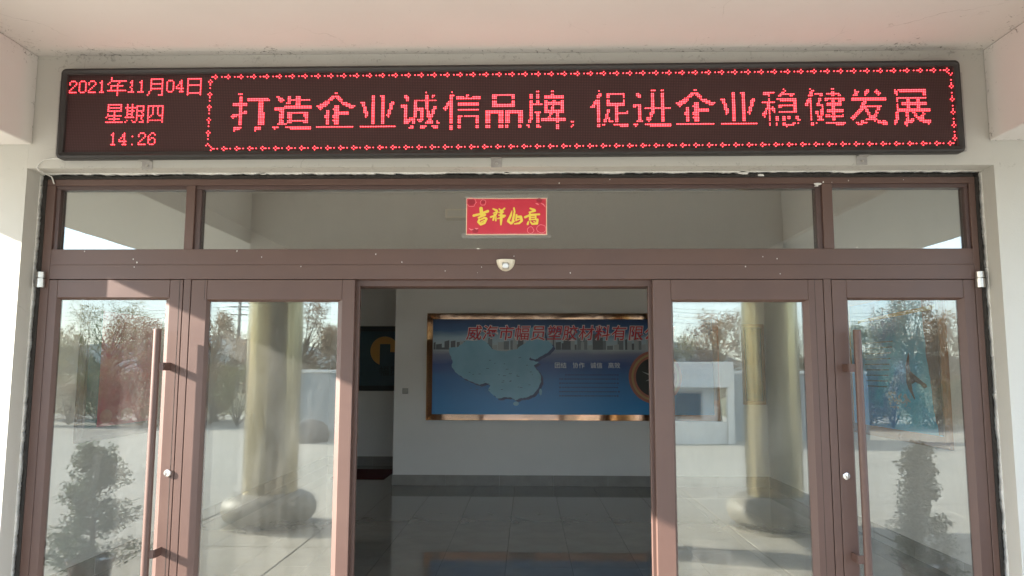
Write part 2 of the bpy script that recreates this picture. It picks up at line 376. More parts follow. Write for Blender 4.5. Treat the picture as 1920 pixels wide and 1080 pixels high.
# ------------------------------------------------------------------ doors
def door(root, x0, x1, z1, gx0, gx1, gz1, y0=0., y1=.045, z0=.012, gz0=.16, gm=None, bead_m=None):
    """stiles, rails, glazing beads and pane as parts"""
    MB().box(x0, gx0-.008, y0, y1, z0, z1, bv).build('stile', brown, root)
    MB().box(gx1+.008, x1, y0, y1, z0, z1, bv).build('stile', brown, root)
    MB().box(gx0-.0075, gx1+.0075, y0, y1, gz1+.008, z1, bv).build('top_rail', brown, root)
    MB().box(gx0-.0075, gx1+.0075, y0, y1, z0, gz0-.008, bv).build('bottom_rail', brown, root)
    b = MB(); w = .018; ys_, yg = y0+.003, y0+.024
    def slope(o1, o2, n2, n1):
        b.poly([(o1[0], ys_, o1[1]), (o2[0], ys_, o2[1]), (n2[0], yg, n2[1]), (n1[0], yg, n1[1])])
        b.poly([(o1[0], y1-.004, o1[1]), (o2[0], y1-.004, o2[1]), (n2[0], yg+.016, n2[1]), (n1[0], yg+.016, n1[1])])
        b.poly([(n1[0], yg, n1[1]), (n2[0], yg, n2[1]), (n2[0], yg+.016, n2[1]), (n1[0], yg+.016, n1[1])])
    ax, bx, az, bz = gx0-.0079, gx1+.0079, gz0-.0079, gz1+.0079
    ix, jx, iz, jz = gx0+.006, gx1-.022, gz0+.008, gz1-.004
    slope((ax, az), (bx, az), (jx, iz), (ix, iz)); slope((bx, bz), (ax, bz), (ix, jz), (jx, jz))
    slope((ax, bz), (ax, az), (ix, iz), (ix, jz)); slope((bx, az), (bx, bz), (jx, jz), (jx, iz))
    b.build('glazing_bead', [bead_m or brown], root)
    MB().box(ix-.003, jx+.003, y0+.028, y0+.034, iz-.003, jz+.003).build('pane', gm or glass_door, root)

def pull(root, x, brx, ya):
    h = MB().tube((x, -.082, .49-.14), (x, -.082, 1.945), .0225, n=20).build('handle', brown, root, smooth=True)
    for z in (.612, 1.717):
        b = MB(); xa, xb = sorted((x, brx))
        b.box(xa, xb, -.088, -.080, z-.024, z+.024, .001)
        s_ = 1 if brx > x else -1
        b.box(brx-.004, brx+.004, -.0795, .0005, z-.024, z+.024, .001)
        b.build('handle_bracket', brown, h)

def lock(root, x, z):
    k = MB().lathe([(.0, 0), (.023, 0), (.023, .006), (.020, .012), (.012, .014), (.0, .014)], 24).build('lock_cylinder', chrome, root, smooth=True)
    k.data.transform(Matrix.Rotation(R(90), 4, 'X')); k.location = (x, -.0005, z)
    k['_local'] = 1; k.location = (x-root.location.x, -.0005, z)
    s = MB().box(-.0015, .0015, -.0155, -.0135, -.009, .004).build('keyhole', gapm, k)
    s['_local'] = 1

def pivot(root, x):
    h = MB().tube((x, -.018, 2.268), (x, -.018, 2.304), .024, n=20).tube((x, -.018, 2.2625), (x, -.018, 2.268), .012, n=12).tube((x, -.018, 2.208), (x, -.018, 2.2625), .026, n=20)
    h.build('pivot_hinge', steel, root, smooth=True)

hd = empty('hinged_door', (-2.58, 0, 0), 'brown framed glass swing door at the far left, its tall handle on its right', 'door', 'glass swing doors at the sides')
door(hd, -3.008, -2.158, 2.258, -2.9455, -2.248, 2.137)
g1 = MB().box(-2.1795, -2.1765, -.0006, .002, .012, 2.258).build('weather_strip', gapm, hd)
pull(hd, -2.262, -2.212, 0); lock(hd, -2.192, 1.072); pivot(hd, -3.052); rebase(hd)
hd2 = empty('hinged_door', (2.30, 0, 0), 'brown framed glass swing door at the far right, its tall handle on its left', 'door', 'glass swing doors at the sides')
door(hd2, 1.868, 2.735, 2.258, 1.964, 2.658, 2.137)
pull(hd2, 1.972, 1.915, 0); lock(hd2, 1.901, 1.075); pivot(hd2, 2.760); rebase(hd2)

sl = empty('side_light', (-1.59, 0, 0), 'fixed brown framed glass panel just left of the open doorway', 'glass panel', 'fixed glass panels beside the doorway')
door(sl, -2.104, -1.077, 2.2585, -1.997, -1.163, 2.125)
MB().box(-2.0205, -2.0185, -.0006, .002, 2.13, 2.2585).build('frame_joint', gapm, sl); rebase(sl)
sr_ = empty('side_light', (1.29, 0, 0), 'fixed brown framed glass panel just right of the open doorway', 'glass panel', 'fixed glass panels beside the doorway')
door(sr_, .771, 1.814, 2.2585, .8905, 1.715, 2.125)
MB().box(1.762, 1.764, -.0006, .002, .012, 2.2585).build('frame_joint', gapm, sr_); rebase(sr_)

def sliding(x0, x1, lab):
    s = empty('sliding_door', ((x0+x1)/2, .075, 0), lab, 'sliding door', 'automatic sliding leaves, both slid open')
    door(s, x0, x1, 2.262, x0+.055, x1-.055, 2.19, .062, .098, .015, .10, glass_inner); rebase(s); return s
sliding(-2.07, -1.058, 'glass sliding leaf parked open behind the fixed panel left of the doorway')
sliding(.752, 1.79, 'glass sliding leaf parked open behind the fixed panel right of the doorway')
tr = MB().box(-2.1, 1.81, .104, .23, 2.225, 2.40, .003).box(-2.1, 1.81, .052, .058, 2.225, 2.262).build('door_operator', brown); tag(tr, 'long brown sliding-door drive box across the inside of the doorway head', 'door operator')

# motion sensor over the doorway
sn = empty('motion_sensor', (-.137, -.001, 2.38), 'small cream half-round motion sensor on the brown rail above the doorway', 'sensor')
b = MB(); n = 24; prof = []
for k in range(9):
    t = math.pi/2*k/8
    for i in range(n+1):
        a = math.pi+math.pi*i/n
        b.v.append((.058*math.cos(a)*math.cos(t*.999), -.052*math.sin(t) if True else 0, .070*math.sin(a)*math.cos(t*.999)))
for k in range(8):
    for i in range(n):
        q = k*(n+1)+i; b.f.append((q, q+1, q+n+2, q+n+1)); b.mi.append(0)
b.poly([(-.058, 0, 0), (.058, 0, 0), (.03, -.045, 0), (0, -.052, 0), (-.03, -.045, 0)])
b.build('cover', white_plastic, sn, smooth=True)
MB().box(-.022, .022, -.056, -.02, -.062, -.02, .008).build('lens', steel, sn, smooth=True)

# red greeting sign taped on the transom glass
def brush(strokes, to, y, dy=.00006):
    """calligraphy strokes: centre lines with changing width, each piece a hair prouder than the last"""
    b = MB(); k = 0
    for st in strokes:
        pts = [(to(x, z), w) for x, z, w in st]
        for (p, w), (q, w2) in zip(pts[:-1], pts[1:]):
            d = Vector((q[0]-p[0], q[1]-p[1])); L_ = d.length or 1e-6; nx, nz = -d.y/L_, d.x/L_
            b.poly([(p[0]+nx*w/2, y-dy*k, p[1]+nz*w/2), (p[0]-nx*w/2, y-dy*k, p[1]-nz*w/2), (q[0]-nx*w2/2, y-dy*k, q[1]-nz*w2/2), (q[0]+nx*w2/2, y-dy*k, q[1]+nz*w2/2)]); k += 1
        for p, w in pts:
            b.poly([(p[0]+w/2*math.cos(2*math.pi*i/10), y-dy*k, p[1]+w/2*math.sin(2*math.pi*i/10)) for i in range(10)]); k += 1
    return b
SX0, SX1, SZ0, SZ1 = -.390, .121, 2.545, 2.783
SS = (SX1-SX0)/1595.
def s_to(x, z): return (SX0+(x-155)*SS, SZ1-(z-125)*SS*1.0)
gs = empty('greeting_sign', (-.134, .03, 2.664), 'red paper sign with yellow brush writing taped over the doorway', 'sign')
red_print = mat_noise('red_print', (.58, .028, .055), (.53, .024, .05), 14., .35, .05, 60.)
gold_edge = mat_plain('cream_border_print', (.78, .52, .36), .4); yel = mat_plain('yellow_print', (.80, .62, .08), .4)
pink = mat_plain('pink_print', (.80, .22, .25), .4); deep = mat_plain('deep_red_print', (.33, .012, .03), .4)
MB().box(SX0, SX1, .036, .0375, SZ0, SZ1).build('paper', gold_edge, gs)
MB().box(SX0+.006, SX1-.006, .0352, .0358, SZ0+.006, SZ1-.005).build('red_field', red_print, gs)
K = SS
def W(l): return [(x, z, w*K*1.1) for x, z, w in l]
ji = [[(450, 335, 62), (465, 470, 62)], [(305, 478, 45), (430, 448, 40), (585, 390, 48)], [(400, 520, 32), (530, 462, 42)], [(420, 560, 42), (395, 605, 38), (445, 655, 42), (520, 625, 42), (560, 545, 40)], [(440, 560, 28), (520, 522, 34), (560, 535, 34)], [(450, 610, 22), (515, 575, 22)]]
xiang = [[(690, 345, 28), (760, 378, 42)], [(690, 430, 16), (770, 398, 30), (735, 475, 30), (640, 508, 32)], [(715, 450, 30), (705, 520, 34), (690, 565, 34)], [(745, 500, 20), (742, 578, 30)], [(808, 345, 26), (845, 385, 34)], [(915, 335, 30), (850, 395, 30)], [(805, 415, 28), (890, 408, 28)], [(800, 470, 22), (925, 482, 36)], [(775, 540, 18), (900, 505, 34)], [(850, 380, 46), (848, 560, 48), (843, 660, 28)]]
ru = [[(1060, 385, 14), (1040, 470, 40), (985, 590, 44), (1040, 635, 40), (1100, 590, 34)], [(1100, 330, 30), (1112, 400, 32), (1085, 545, 44), (1060, 640, 26)], [(1150, 465, 34), (1140, 580, 26)], [(1150, 500, 36), (1235, 505, 48), (1255, 580, 44), (1205, 632, 34), (1110, 645, 22)], [(1145, 575, 22), (1210, 550, 20)]]
yi = [[(1420, 335, 28), (1500, 372, 52)], [(1405, 415, 30), (1515, 385, 36)], [(1320, 512, 44), (1430, 462, 34), (1600, 455, 32)], [(1415, 440, 30), (1415, 560, 40)], [(1425, 482, 24), (1525, 478, 30), (1530, 560, 30)], [(1430, 520, 18), (1520, 516, 18)], [(1420, 562, 22), (1540, 555, 26)], [(1385, 600, 24), (1370, 650, 38)], [(1425, 605, 26), (1460, 648, 34), (1555, 640, 38), (1565, 560, 40)], [(1490, 600, 18), (1520, 612, 18)]]
for chs in (ji, xiang, ru, yi): brush([W(s) for s in chs], s_to, .0350, .00003).build('brush_character', yel, gs, recalc=False)
fl = []
rr = random.Random(2)
for cx, cy_, rad in ((255, 205, 95), (490, 215, 55), (1640, 745, 85), (1425, 770, 65)):
    fl.append([(cx+rad*(1+.12*rr.uniform(-1, 1))*math.cos(t*.5), cy_+rad*(1+.12*rr.uniform(-1, 1))*math.sin(t*.5), 9) for t in range(14)])
fl += [[(215, 735, 10), (260, 762, 22), (300, 752, 10)], [(335, 732, 12), (365, 742, 26), (395, 732, 10)], [(1530, 235, 12), (1560, 245, 28), (1590, 262, 8)], [(1635, 235, 12), (1680, 255, 22), (1720, 310, 8)]]
for s_f in fl: brush([W(s_f)], s_to, .0350, .00003).build('flower_outline', pink, gs, recalc=False)
dk = MB()
for cx, cy_, rad in ((255, 205, 75), (490, 205, 40), (1600, 175, 60), (340, 780, 60)):
    px_, pz_ = s_to(cx, cy_); dk.poly([(px_+rad*K*math.cos(t*.524), .03515, pz_+rad*K*.8*math.sin(t*.524)) for t in range(12)])
dk.build('flower_print', deep, gs, recalc=False)['kind'] = 'stuff'
tape_m = bpy.data.materials.new('clear_tape'); tape_m.use_nodes = True
nt = tape_m.node_tree; ps = nt.nodes['Principled BSDF']; ps.inputs['Alpha'].default_value = .13; ps.inputs['Base Color'].default_value = (.8, .8, .75, 1); ps.inputs['Roughness'].default_value = .3
tp = MB(); r = random.Random(9)
def tape(x0, x1, z0, z1):
    n = 9
    a = [(x0+(x1-x0)*i/n, z0+r.uniform(-.003, .003)) for i in range(n+1)]; c = [(x1-(x1-x0)*i/n, z1+r.uniform(-.003, .003)) for i in range(n+1)]
    tp.poly([(x, .0342, z) for x, z in a+c])
tape(SX0-.028, SX1+.025, SZ0-.020, SZ0+.012); tape(SX0-.012, SX1+.012, SZ1-.008, SZ1+.016); 
tp.build('clear_tape', tape_m, gs, recalc=False)
rebase(gs)
# ------------------------------------------------------------------ LED sign
# one list per lamp row: start, end, start, end ... of the lit lamps
LED_RUNS = [
 [92, 93, 100, 101, 108, 109, 116, 117, 124, 125, 132, 133, 140, 141, 148, 149, 156, 157, 164, 165, 172, 173, 180, 181, 188, 189, 196, 197, 204, 205, 212, 213, 220, 221, 228, 229, 236, 237, 244, 245, 252, 253, 260, 261, 268, 269, 276, 277, 284, 285, 292, 293, 300, 301, 308, 309, 316, 317, 324, 325, 332, 333, 340, 341, 348, 349, 356, 357, 364, 365, 372, 373, 380, 381, 388, 389, 396, 397, 404, 405, 412, 413, 420, 421, 428, 429, 436, 437, 444, 445, 452, 453, 460, 461, 468, 469, 476, 477, 484, 485, 492, 493, 500, 501, 508, 509, 516, 517, 524, 525, 532, 533, 540, 541],
 [27, 28, 90, 92, 93, 94, 96, 97, 98, 100, 101, 102, 104, 105, 106, 108, 109, 110, 112, 113, 114, 116, 117, 118, 120, 121, 122, 124, 125, 126, 128, 129, 130, 132, 133, 134, 136, 137, 138, 140, 141, 142, 144, 145, 146, 148, 149, 150, 152, 153, 154, 156, 157, 158, 160, 161, 162, 164, 165, 166, 168, 169, 170, 172, 173, 174, 176, 177, 178, 180, 181, 182, 184, 185, 186, 188, 189, 190, 192, 193, 194, 196, 197, 198, 200, 201, 202, 204, 205, 206, 208, 209, 210, 212, 213, 214, 216, 217, 218, 220, 221, 222, 224, 225, 226, 228, 229, 230, 232, 233, 234, 236, 237, 238, 240, 241, 242, 244, 245, 246, 248, 249, 250, 252, 253, 254, 256, 257, 258, 260, 261, 262, 264, 265, 266, 268, 269, 270, 272, 273, 274, 276, 277, 278, 280, 281, 282, 284, 285, 286, 288, 289, 290, 292, 293, 294, 296, 297, 298, 300, 301, 302, 304, 305, 306, 308, 309, 310, 312, 313, 314, 316, 317, 318, 320, 321, 322, 324, 325, 326, 328, 329, 330, 332, 333, 334, 336, 337, 338, 340, 341, 342, 344, 345, 346, 348, 349, 350, 352, 353, 354, 356, 357, 358, 360, 361, 362, 364, 365, 366, 368, 369, 370, 372, 373, 374, 376, 377, 378, 380, 381, 382, 384, 385, 386, 388, 389, 390, 392, 393, 394, 396, 397, 398, 400, 401, 402, 404, 405, 406, 408, 409, 410, 412, 413, 414, 416, 417, 418, 420, 421, 422, 424, 425, 426, 428, 429, 430, 432, 433, 434, 436, 437, 438, 440, 441, 442, 444, 445, 446, 448, 449, 450, 452, 453, 454, 456, 457, 458, 460, 461, 462, 464, 465, 466, 468, 469, 470, 472, 473, 474, 476, 477, 478, 480, 481, 482, 484, 485, 486, 488, 489, 490, 492, 493, 494, 496, 497, 498, 500, 501, 502, 504, 505, 506, 508, 509, 510, 512, 513, 514, 516, 517, 518, 520, 521, 522, 524, 525, 526, 528, 529, 530, 532, 533, 534, 536, 537, 538, 540, 541, 542],
 [27, 28, 52, 60, 75, 84, 92, 93, 100, 101, 108, 109, 116, 117, 124, 125, 132, 133, 140, 141, 148, 149, 156, 157, 164, 165, 172, 173, 180, 181, 188, 189, 196, 197, 204, 205, 212, 213, 220, 221, 228, 229, 236, 237, 244, 245, 252, 253, 260, 261, 268, 269, 276, 277, 284, 285, 292, 293, 300, 301, 308, 309, 316, 317, 324, 325, 332, 333, 340, 341, 348, 349, 356, 357, 364, 365, 372, 373, 380, 381, 388, 389, 396, 397, 404, 405, 412, 413, 420, 421, 428, 429, 436, 437, 444, 445, 452, 453, 460, 461, 468, 469, 476, 477, 484, 485, 492, 493, 500, 501, 508, 509, 516, 517, 524, 525, 532, 533, 540, 541],
 [2, 5, 8, 11, 14, 17, 21, 22, 27, 37, 40, 41, 46, 47, 52, 53, 59, 60, 63, 66, 71, 72, 75, 76, 83, 84, 89, 90, 541, 542, 543, 544],
 [1, 2, 5, 6, 7, 8, 11, 12, 13, 14, 17, 18, 20, 22, 26, 27, 32, 33, 39, 41, 45, 47, 52, 53, 59, 60, 62, 63, 66, 67, 70, 72, 75, 76, 83, 84, 88, 89, 90, 91, 542, 543],
 [1, 2, 5, 6, 7, 8, 11, 12, 13, 14, 17, 18, 21, 22, 25, 26, 31, 32, 40, 41, 46, 47, 52, 60, 62, 63, 66, 67, 70, 72, 75, 76, 83, 84, 89, 90],
 [4, 5, 7, 8, 11, 12, 16, 17, 21, 22, 27, 35, 40, 41, 46, 47, 52, 53, 59, 60, 62, 63, 66, 67, 69, 70, 71, 72, 75, 84, 89, 90],
 [3, 4, 7, 8, 11, 12, 15, 16, 21, 22, 27, 28, 31, 32, 39, 40, 46, 47, 52, 53, 59, 60, 62, 63, 66, 67, 68, 69, 71, 72, 75, 76, 83, 84, 542, 543],
 [2, 3, 7, 8, 11, 12, 14, 15, 21, 22, 27, 28, 31, 32, 40, 41, 46, 47, 52, 60, 62, 63, 66, 67, 68, 73, 75, 76, 83, 84, 89, 90],
 [1, 2, 7, 8, 11, 12, 13, 14, 21, 22, 25, 37, 40, 41, 46, 47, 52, 53, 59, 60, 62, 63, 66, 67, 71, 72, 75, 76, 83, 84, 542, 543],
 [1, 6, 8, 11, 13, 18, 20, 23, 31, 32, 38, 42, 44, 48, 51, 52, 59, 60, 63, 66, 70, 73, 75, 76, 83, 84, 542, 543],
 [31, 32, 51, 52, 59, 60, 75, 84, 89, 90, 541, 542, 543, 544],
 [31, 32, 50, 51, 57, 60, 75, 76, 83, 84, 88, 89, 90, 91, 107, 110, 167, 169, 223, 224, 239, 240, 291, 293, 300, 302, 329, 330, 361, 364, 367, 369, 387, 389, 441, 442, 457, 458, 470, 472, 542, 543],
 [89, 90, 442, 443, 458, 460, 484, 485, 491, 493, 497, 498, 508, 509, 510, 527],
 [89, 90, 108, 110, 131, 133, 138, 140, 143, 146, 165, 170, 190, 192, 195, 198, 210, 212, 223, 225, 227, 229, 238, 241, 248, 250, 264, 278, 287, 289, 291, 293, 300, 302, 329, 331, 334, 345, 352, 354, 361, 363, 367, 369, 385, 390, 410, 412, 415, 418, 429, 436, 440, 442, 457, 459, 470, 472, 484, 487, 490, 493, 496, 499, 508, 510, 511, 527],
 [108, 110, 113, 126, 132, 135, 138, 140, 143, 146, 164, 167, 168, 171, 190, 192, 196, 198, 210, 213, 223, 225, 227, 228, 238, 240, 242, 247, 248, 249, 252, 257, 264, 267, 276, 278, 287, 289, 291, 293, 296, 308, 328, 331, 334, 336, 344, 345, 352, 355, 361, 363, 367, 369, 384, 387, 388, 391, 410, 412, 416, 418, 429, 433, 439, 448, 457, 459, 460, 465, 467, 475, 484, 486, 490, 492, 497, 500, 508, 510, 525, 527, 542, 543],
 [89, 90, 108, 110, 113, 127, 132, 136, 138, 152, 163, 166, 169, 172, 190, 192, 196, 198, 211, 213, 223, 225, 238, 240, 242, 257, 264, 267, 276, 278, 287, 289, 291, 293, 296, 308, 328, 330, 334, 336, 344, 345, 353, 355, 361, 363, 367, 369, 383, 386, 389, 392, 410, 412, 416, 418, 432, 433, 438, 440, 445, 447, 456, 459, 463, 465, 470, 472, 474, 476, 483, 486, 490, 491, 498, 499, 509, 510, 525, 527],
 [108, 110, 120, 123, 133, 135, 138, 140, 143, 146, 161, 164, 170, 172, 190, 192, 196, 198, 211, 213, 216, 230, 238, 240, 361, 363, 367, 369, 381, 384, 390, 392, 410, 412, 416, 418, 542, 543],
 [26, 35, 38, 39, 41, 42, 104, 113, 120, 123, 137, 140, 143, 146, 160, 164, 171, 175, 183, 186, 190, 192, 196, 198, 202, 204, 216, 218, 223, 225, 237, 240, 264, 267, 276, 278, 287, 289, 291, 293, 296, 298, 301, 303, 306, 308, 327, 330, 334, 336, 344, 345, 361, 363, 367, 369, 380, 384, 391, 395, 403, 406, 410, 412, 416, 418, 422, 424, 432, 433, 437, 449, 456, 458, 462, 464, 466, 478, 482, 503, 509, 527, 542, 543],
 [26, 27, 34, 35, 38, 39, 41, 42, 44, 49, 51, 61, 89, 90, 104, 113, 120, 123, 143, 146, 158, 163, 172, 177, 184, 186, 190, 192, 196, 198, 201, 204, 216, 218, 223, 225, 236, 240, 243, 256, 264, 267, 276, 278, 287, 289, 291, 293, 296, 308, 326, 330, 334, 336, 344, 345, 361, 363, 367, 369, 378, 383, 392, 397, 404, 406, 410, 412, 416, 418, 421, 424, 432, 433, 439, 449, 455, 458, 462, 464, 466, 468, 470, 472, 474, 478, 482, 503, 509, 510, 515, 517, 521, 523, 541, 542, 543, 544],
 [26, 35, 37, 45, 48, 49, 51, 52, 54, 55, 57, 58, 60, 61, 88, 89, 90, 91, 108, 110, 120, 123, 136, 153, 156, 162, 167, 170, 174, 180, 184, 186, 190, 192, 196, 198, 201, 203, 208, 212, 216, 218, 223, 225, 236, 240, 243, 256, 264, 278, 287, 295, 296, 308, 326, 330, 334, 345, 361, 363, 367, 369, 376, 382, 387, 390, 394, 400, 404, 406, 410, 412, 416, 418, 421, 423, 428, 436, 447, 449, 455, 458, 462, 463, 470, 472, 474, 476, 489, 491, 509, 510, 515, 517, 521, 523, 542, 543],
 [26, 27, 34, 35, 38, 39, 41, 42, 44, 45, 48, 49, 51, 52, 54, 55, 57, 58, 60, 61, 89, 90, 108, 110, 120, 123, 130, 153, 157, 160, 167, 170, 176, 179, 185, 187, 190, 192, 196, 198, 201, 203, 208, 212, 216, 218, 223, 225, 228, 230, 235, 237, 238, 240, 264, 278, 287, 289, 296, 298, 301, 302, 306, 308, 325, 327, 328, 330, 334, 345, 350, 355, 361, 363, 367, 369, 377, 380, 387, 390, 396, 399, 405, 407, 410, 412, 416, 418, 421, 423, 431, 433, 447, 449, 454, 456, 457, 458, 461, 463, 467, 476, 488, 491, 512, 527],
 [26, 35, 38, 43, 44, 49, 51, 52, 54, 55, 57, 58, 60, 61, 89, 90, 108, 110, 120, 123, 130, 136, 158, 159, 166, 170, 185, 187, 190, 192, 196, 198, 201, 203, 210, 212, 216, 222, 223, 225, 228, 230, 234, 237, 238, 240, 287, 289, 296, 298, 300, 302, 306, 308, 324, 327, 328, 330, 339, 341, 350, 352, 353, 355, 361, 363, 367, 369, 378, 379, 386, 390, 405, 407, 410, 412, 416, 418, 421, 423, 431, 433, 438, 449, 454, 456, 457, 458, 461, 465, 467, 476, 488, 490, 509, 510, 512, 527],
 [30, 31, 38, 39, 41, 42, 44, 45, 47, 48, 51, 52, 54, 55, 57, 58, 60, 61, 108, 110, 111, 113, 120, 123, 133, 136, 162, 164, 167, 170, 185, 187, 190, 192, 196, 198, 200, 202, 210, 212, 216, 222, 224, 225, 227, 229, 235, 236, 238, 240, 243, 256, 287, 289, 296, 298, 300, 302, 306, 308, 328, 330, 339, 341, 353, 355, 357, 373, 382, 384, 387, 390, 405, 407, 410, 412, 416, 418, 420, 422, 431, 433, 434, 435, 438, 440, 447, 449, 457, 458, 464, 465, 470, 472, 487, 500, 509, 510, 515, 517, 521, 523, 542, 543],
 [26, 27, 30, 31, 38, 42, 44, 45, 48, 49, 51, 52, 54, 55, 57, 58, 60, 61, 89, 90, 108, 113, 120, 124, 134, 136, 138, 151, 162, 164, 167, 176, 185, 188, 190, 192, 196, 198, 200, 202, 210, 212, 216, 218, 220, 222, 224, 226, 227, 229, 238, 240, 260, 271, 272, 283, 287, 289, 296, 308, 328, 330, 334, 336, 339, 341, 353, 355, 361, 363, 367, 369, 382, 384, 387, 396, 405, 408, 410, 412, 416, 418, 420, 422, 430, 436, 447, 449, 457, 458, 464, 465, 470, 472, 487, 491, 497, 499, 509, 510, 515, 517, 521, 523],
 [26, 35, 38, 39, 41, 42, 44, 49, 51, 52, 53, 54, 58, 61, 104, 110, 120, 124, 133, 136, 138, 141, 148, 151, 162, 164, 167, 176, 186, 188, 190, 192, 196, 198, 200, 202, 210, 212, 216, 218, 220, 222, 224, 226, 227, 229, 238, 240, 260, 271, 272, 283, 287, 289, 290, 294, 296, 308, 328, 330, 334, 336, 339, 341, 346, 347, 353, 355, 361, 363, 367, 369, 382, 384, 387, 396, 406, 408, 410, 412, 416, 418, 420, 422, 430, 431, 432, 433, 434, 436, 447, 449, 457, 458, 463, 465, 467, 477, 486, 489, 490, 492, 497, 499, 509, 529, 542, 543],
 [25, 26, 30, 31, 37, 43, 44, 45, 47, 48, 51, 53, 60, 61, 103, 107, 108, 110, 120, 124, 133, 136, 138, 141, 148, 151, 161, 164, 166, 170, 186, 188, 190, 192, 196, 198, 199, 201, 210, 212, 216, 218, 220, 222, 224, 228, 238, 240, 260, 263, 268, 271, 272, 275, 280, 283, 287, 289, 291, 293, 299, 301, 303, 305, 328, 330, 334, 335, 339, 347, 353, 355, 360, 363, 367, 369, 381, 384, 386, 390, 406, 408, 410, 412, 416, 418, 419, 421, 429, 431, 432, 433, 435, 436, 438, 449, 457, 458, 460, 462, 463, 465, 467, 477, 485, 488, 490, 492, 496, 497, 509, 529, 542, 543],
 [27, 34, 44, 45, 47, 48, 51, 52, 60, 61, 89, 90, 104, 105, 108, 110, 120, 124, 133, 136, 138, 141, 149, 151, 161, 164, 166, 170, 186, 187, 190, 192, 196, 198, 200, 201, 210, 212, 216, 218, 220, 222, 224, 228, 238, 240, 243, 246, 247, 256, 260, 263, 268, 271, 272, 275, 280, 283, 287, 289, 291, 293, 299, 300, 303, 305, 328, 330, 333, 335, 339, 341, 353, 355, 360, 362, 367, 369, 381, 384, 386, 390, 406, 407, 410, 412, 416, 418, 420, 421, 428, 431, 432, 433, 457, 458, 460, 462, 463, 465, 470, 472, 484, 487, 491, 493, 496, 498, 508, 510, 514, 516, 518, 520, 524, 525, 541, 542, 543, 544],
 [30, 31, 38, 39, 41, 42, 44, 45, 48, 49, 51, 61, 88, 89, 90, 91, 108, 110, 120, 124, 133, 135, 139, 141, 149, 151, 162, 164, 167, 170, 190, 192, 196, 198, 210, 212, 213, 217, 220, 222, 225, 227, 238, 240, 243, 245, 254, 256, 260, 263, 268, 271, 272, 275, 280, 283, 287, 289, 291, 293, 298, 300, 303, 305, 328, 330, 333, 335, 339, 341, 353, 355, 360, 362, 367, 369, 382, 384, 387, 390, 410, 412, 416, 418, 428, 430, 432, 433, 457, 458, 461, 462, 463, 465, 466, 469, 470, 472, 476, 477, 483, 486, 491, 493, 495, 497, 508, 510, 514, 516, 519, 521, 524, 526, 542, 543],
 [25, 36, 37, 38, 42, 44, 46, 49, 51, 52, 60, 61, 89, 90, 108, 110, 120, 124, 133, 136, 138, 151, 162, 164, 166, 170, 190, 192, 196, 198, 210, 217, 218, 222, 225, 227, 238, 240, 243, 245, 254, 256, 260, 263, 268, 271, 272, 275, 280, 283, 287, 289, 291, 293, 294, 309, 328, 330, 333, 336, 339, 341, 353, 355, 358, 361, 367, 369, 382, 384, 386, 390, 410, 412, 416, 418, 429, 430, 432, 433, 436, 438, 440, 442, 443, 445, 448, 450, 457, 458, 461, 464, 466, 477, 482, 485, 492, 497, 508, 510, 514, 516, 519, 521, 523, 525],
 [89, 90, 108, 110, 120, 124, 133, 136, 138, 141, 148, 151, 162, 164, 167, 170, 190, 192, 196, 198, 210, 214, 215, 217, 219, 221, 224, 228, 230, 231, 238, 240, 243, 245, 254, 256, 260, 263, 268, 271, 272, 275, 280, 283, 286, 288, 291, 293, 294, 309, 328, 330, 332, 334, 335, 336, 339, 341, 353, 355, 358, 361, 367, 369, 382, 384, 387, 390, 410, 412, 416, 418, 432, 433, 436, 438, 440, 442, 443, 445, 448, 450, 457, 458, 462, 464, 470, 472, 481, 484, 492, 496, 508, 510, 515, 516, 520, 525],
 [108, 110, 120, 124, 132, 138, 162, 164, 167, 170, 190, 192, 196, 198, 210, 213, 215, 217, 223, 228, 230, 232, 238, 240, 243, 245, 254, 256, 260, 263, 268, 271, 272, 275, 280, 283, 286, 288, 291, 293, 303, 305, 312, 314, 328, 330, 332, 334, 335, 338, 339, 341, 352, 356, 359, 360, 367, 369, 382, 384, 387, 390, 410, 412, 416, 418, 432, 433, 436, 438, 440, 442, 449, 451, 457, 458, 461, 465, 470, 472, 482, 483, 490, 497, 508, 510, 514, 516, 517, 519, 521, 525, 542, 543],
 [89, 90, 487, 489, 495, 496, 497, 499, 500, 502, 507, 509, 514, 519, 522, 529],
 [105, 110, 118, 122, 129, 133, 137, 153, 156, 179, 183, 205, 214, 216, 220, 224, 227, 231, 238, 240, 243, 245, 254, 256, 260, 263, 268, 271, 272, 274, 280, 282, 285, 287, 291, 293, 303, 305, 313, 314, 328, 330, 331, 333, 338, 347, 350, 353, 357, 373, 376, 399, 403, 425, 432, 433, 436, 437, 440, 442, 446, 448, 449, 450, 457, 459, 460, 461, 466, 478, 484, 486, 487, 491, 497, 503, 507, 509, 513, 518, 524, 529, 542, 543],
 [105, 109, 118, 122, 130, 131, 140, 153, 213, 216, 220, 223, 228, 231, 238, 240, 243, 245, 254, 256, 260, 263, 268, 271, 272, 274, 280, 282, 286, 287, 291, 294, 303, 305, 312, 313, 328, 330, 342, 347, 351, 352, 360, 373, 432, 433, 436, 437, 440, 447, 457, 459, 472, 477, 485, 488, 500, 503, 507, 508, 513, 515, 527, 528, 542, 543],
 [89, 90, 105, 106, 118, 119, 238, 240, 303, 305, 442, 443, 514, 515, 541, 542, 543, 544],
 [30, 31, 37, 38, 47, 50, 54, 56, 88, 89, 90, 91, 542, 543],
 [29, 31, 36, 38, 46, 47, 50, 51, 53, 54, 56, 57, 89, 90],
 [30, 31, 36, 38, 42, 43, 46, 47, 50, 51, 52, 53, 89, 90],
 [30, 31, 35, 36, 37, 38, 49, 50, 52, 53, 54, 56, 542, 543],
 [30, 31, 34, 35, 37, 38, 48, 49, 52, 54, 56, 57, 89, 90],
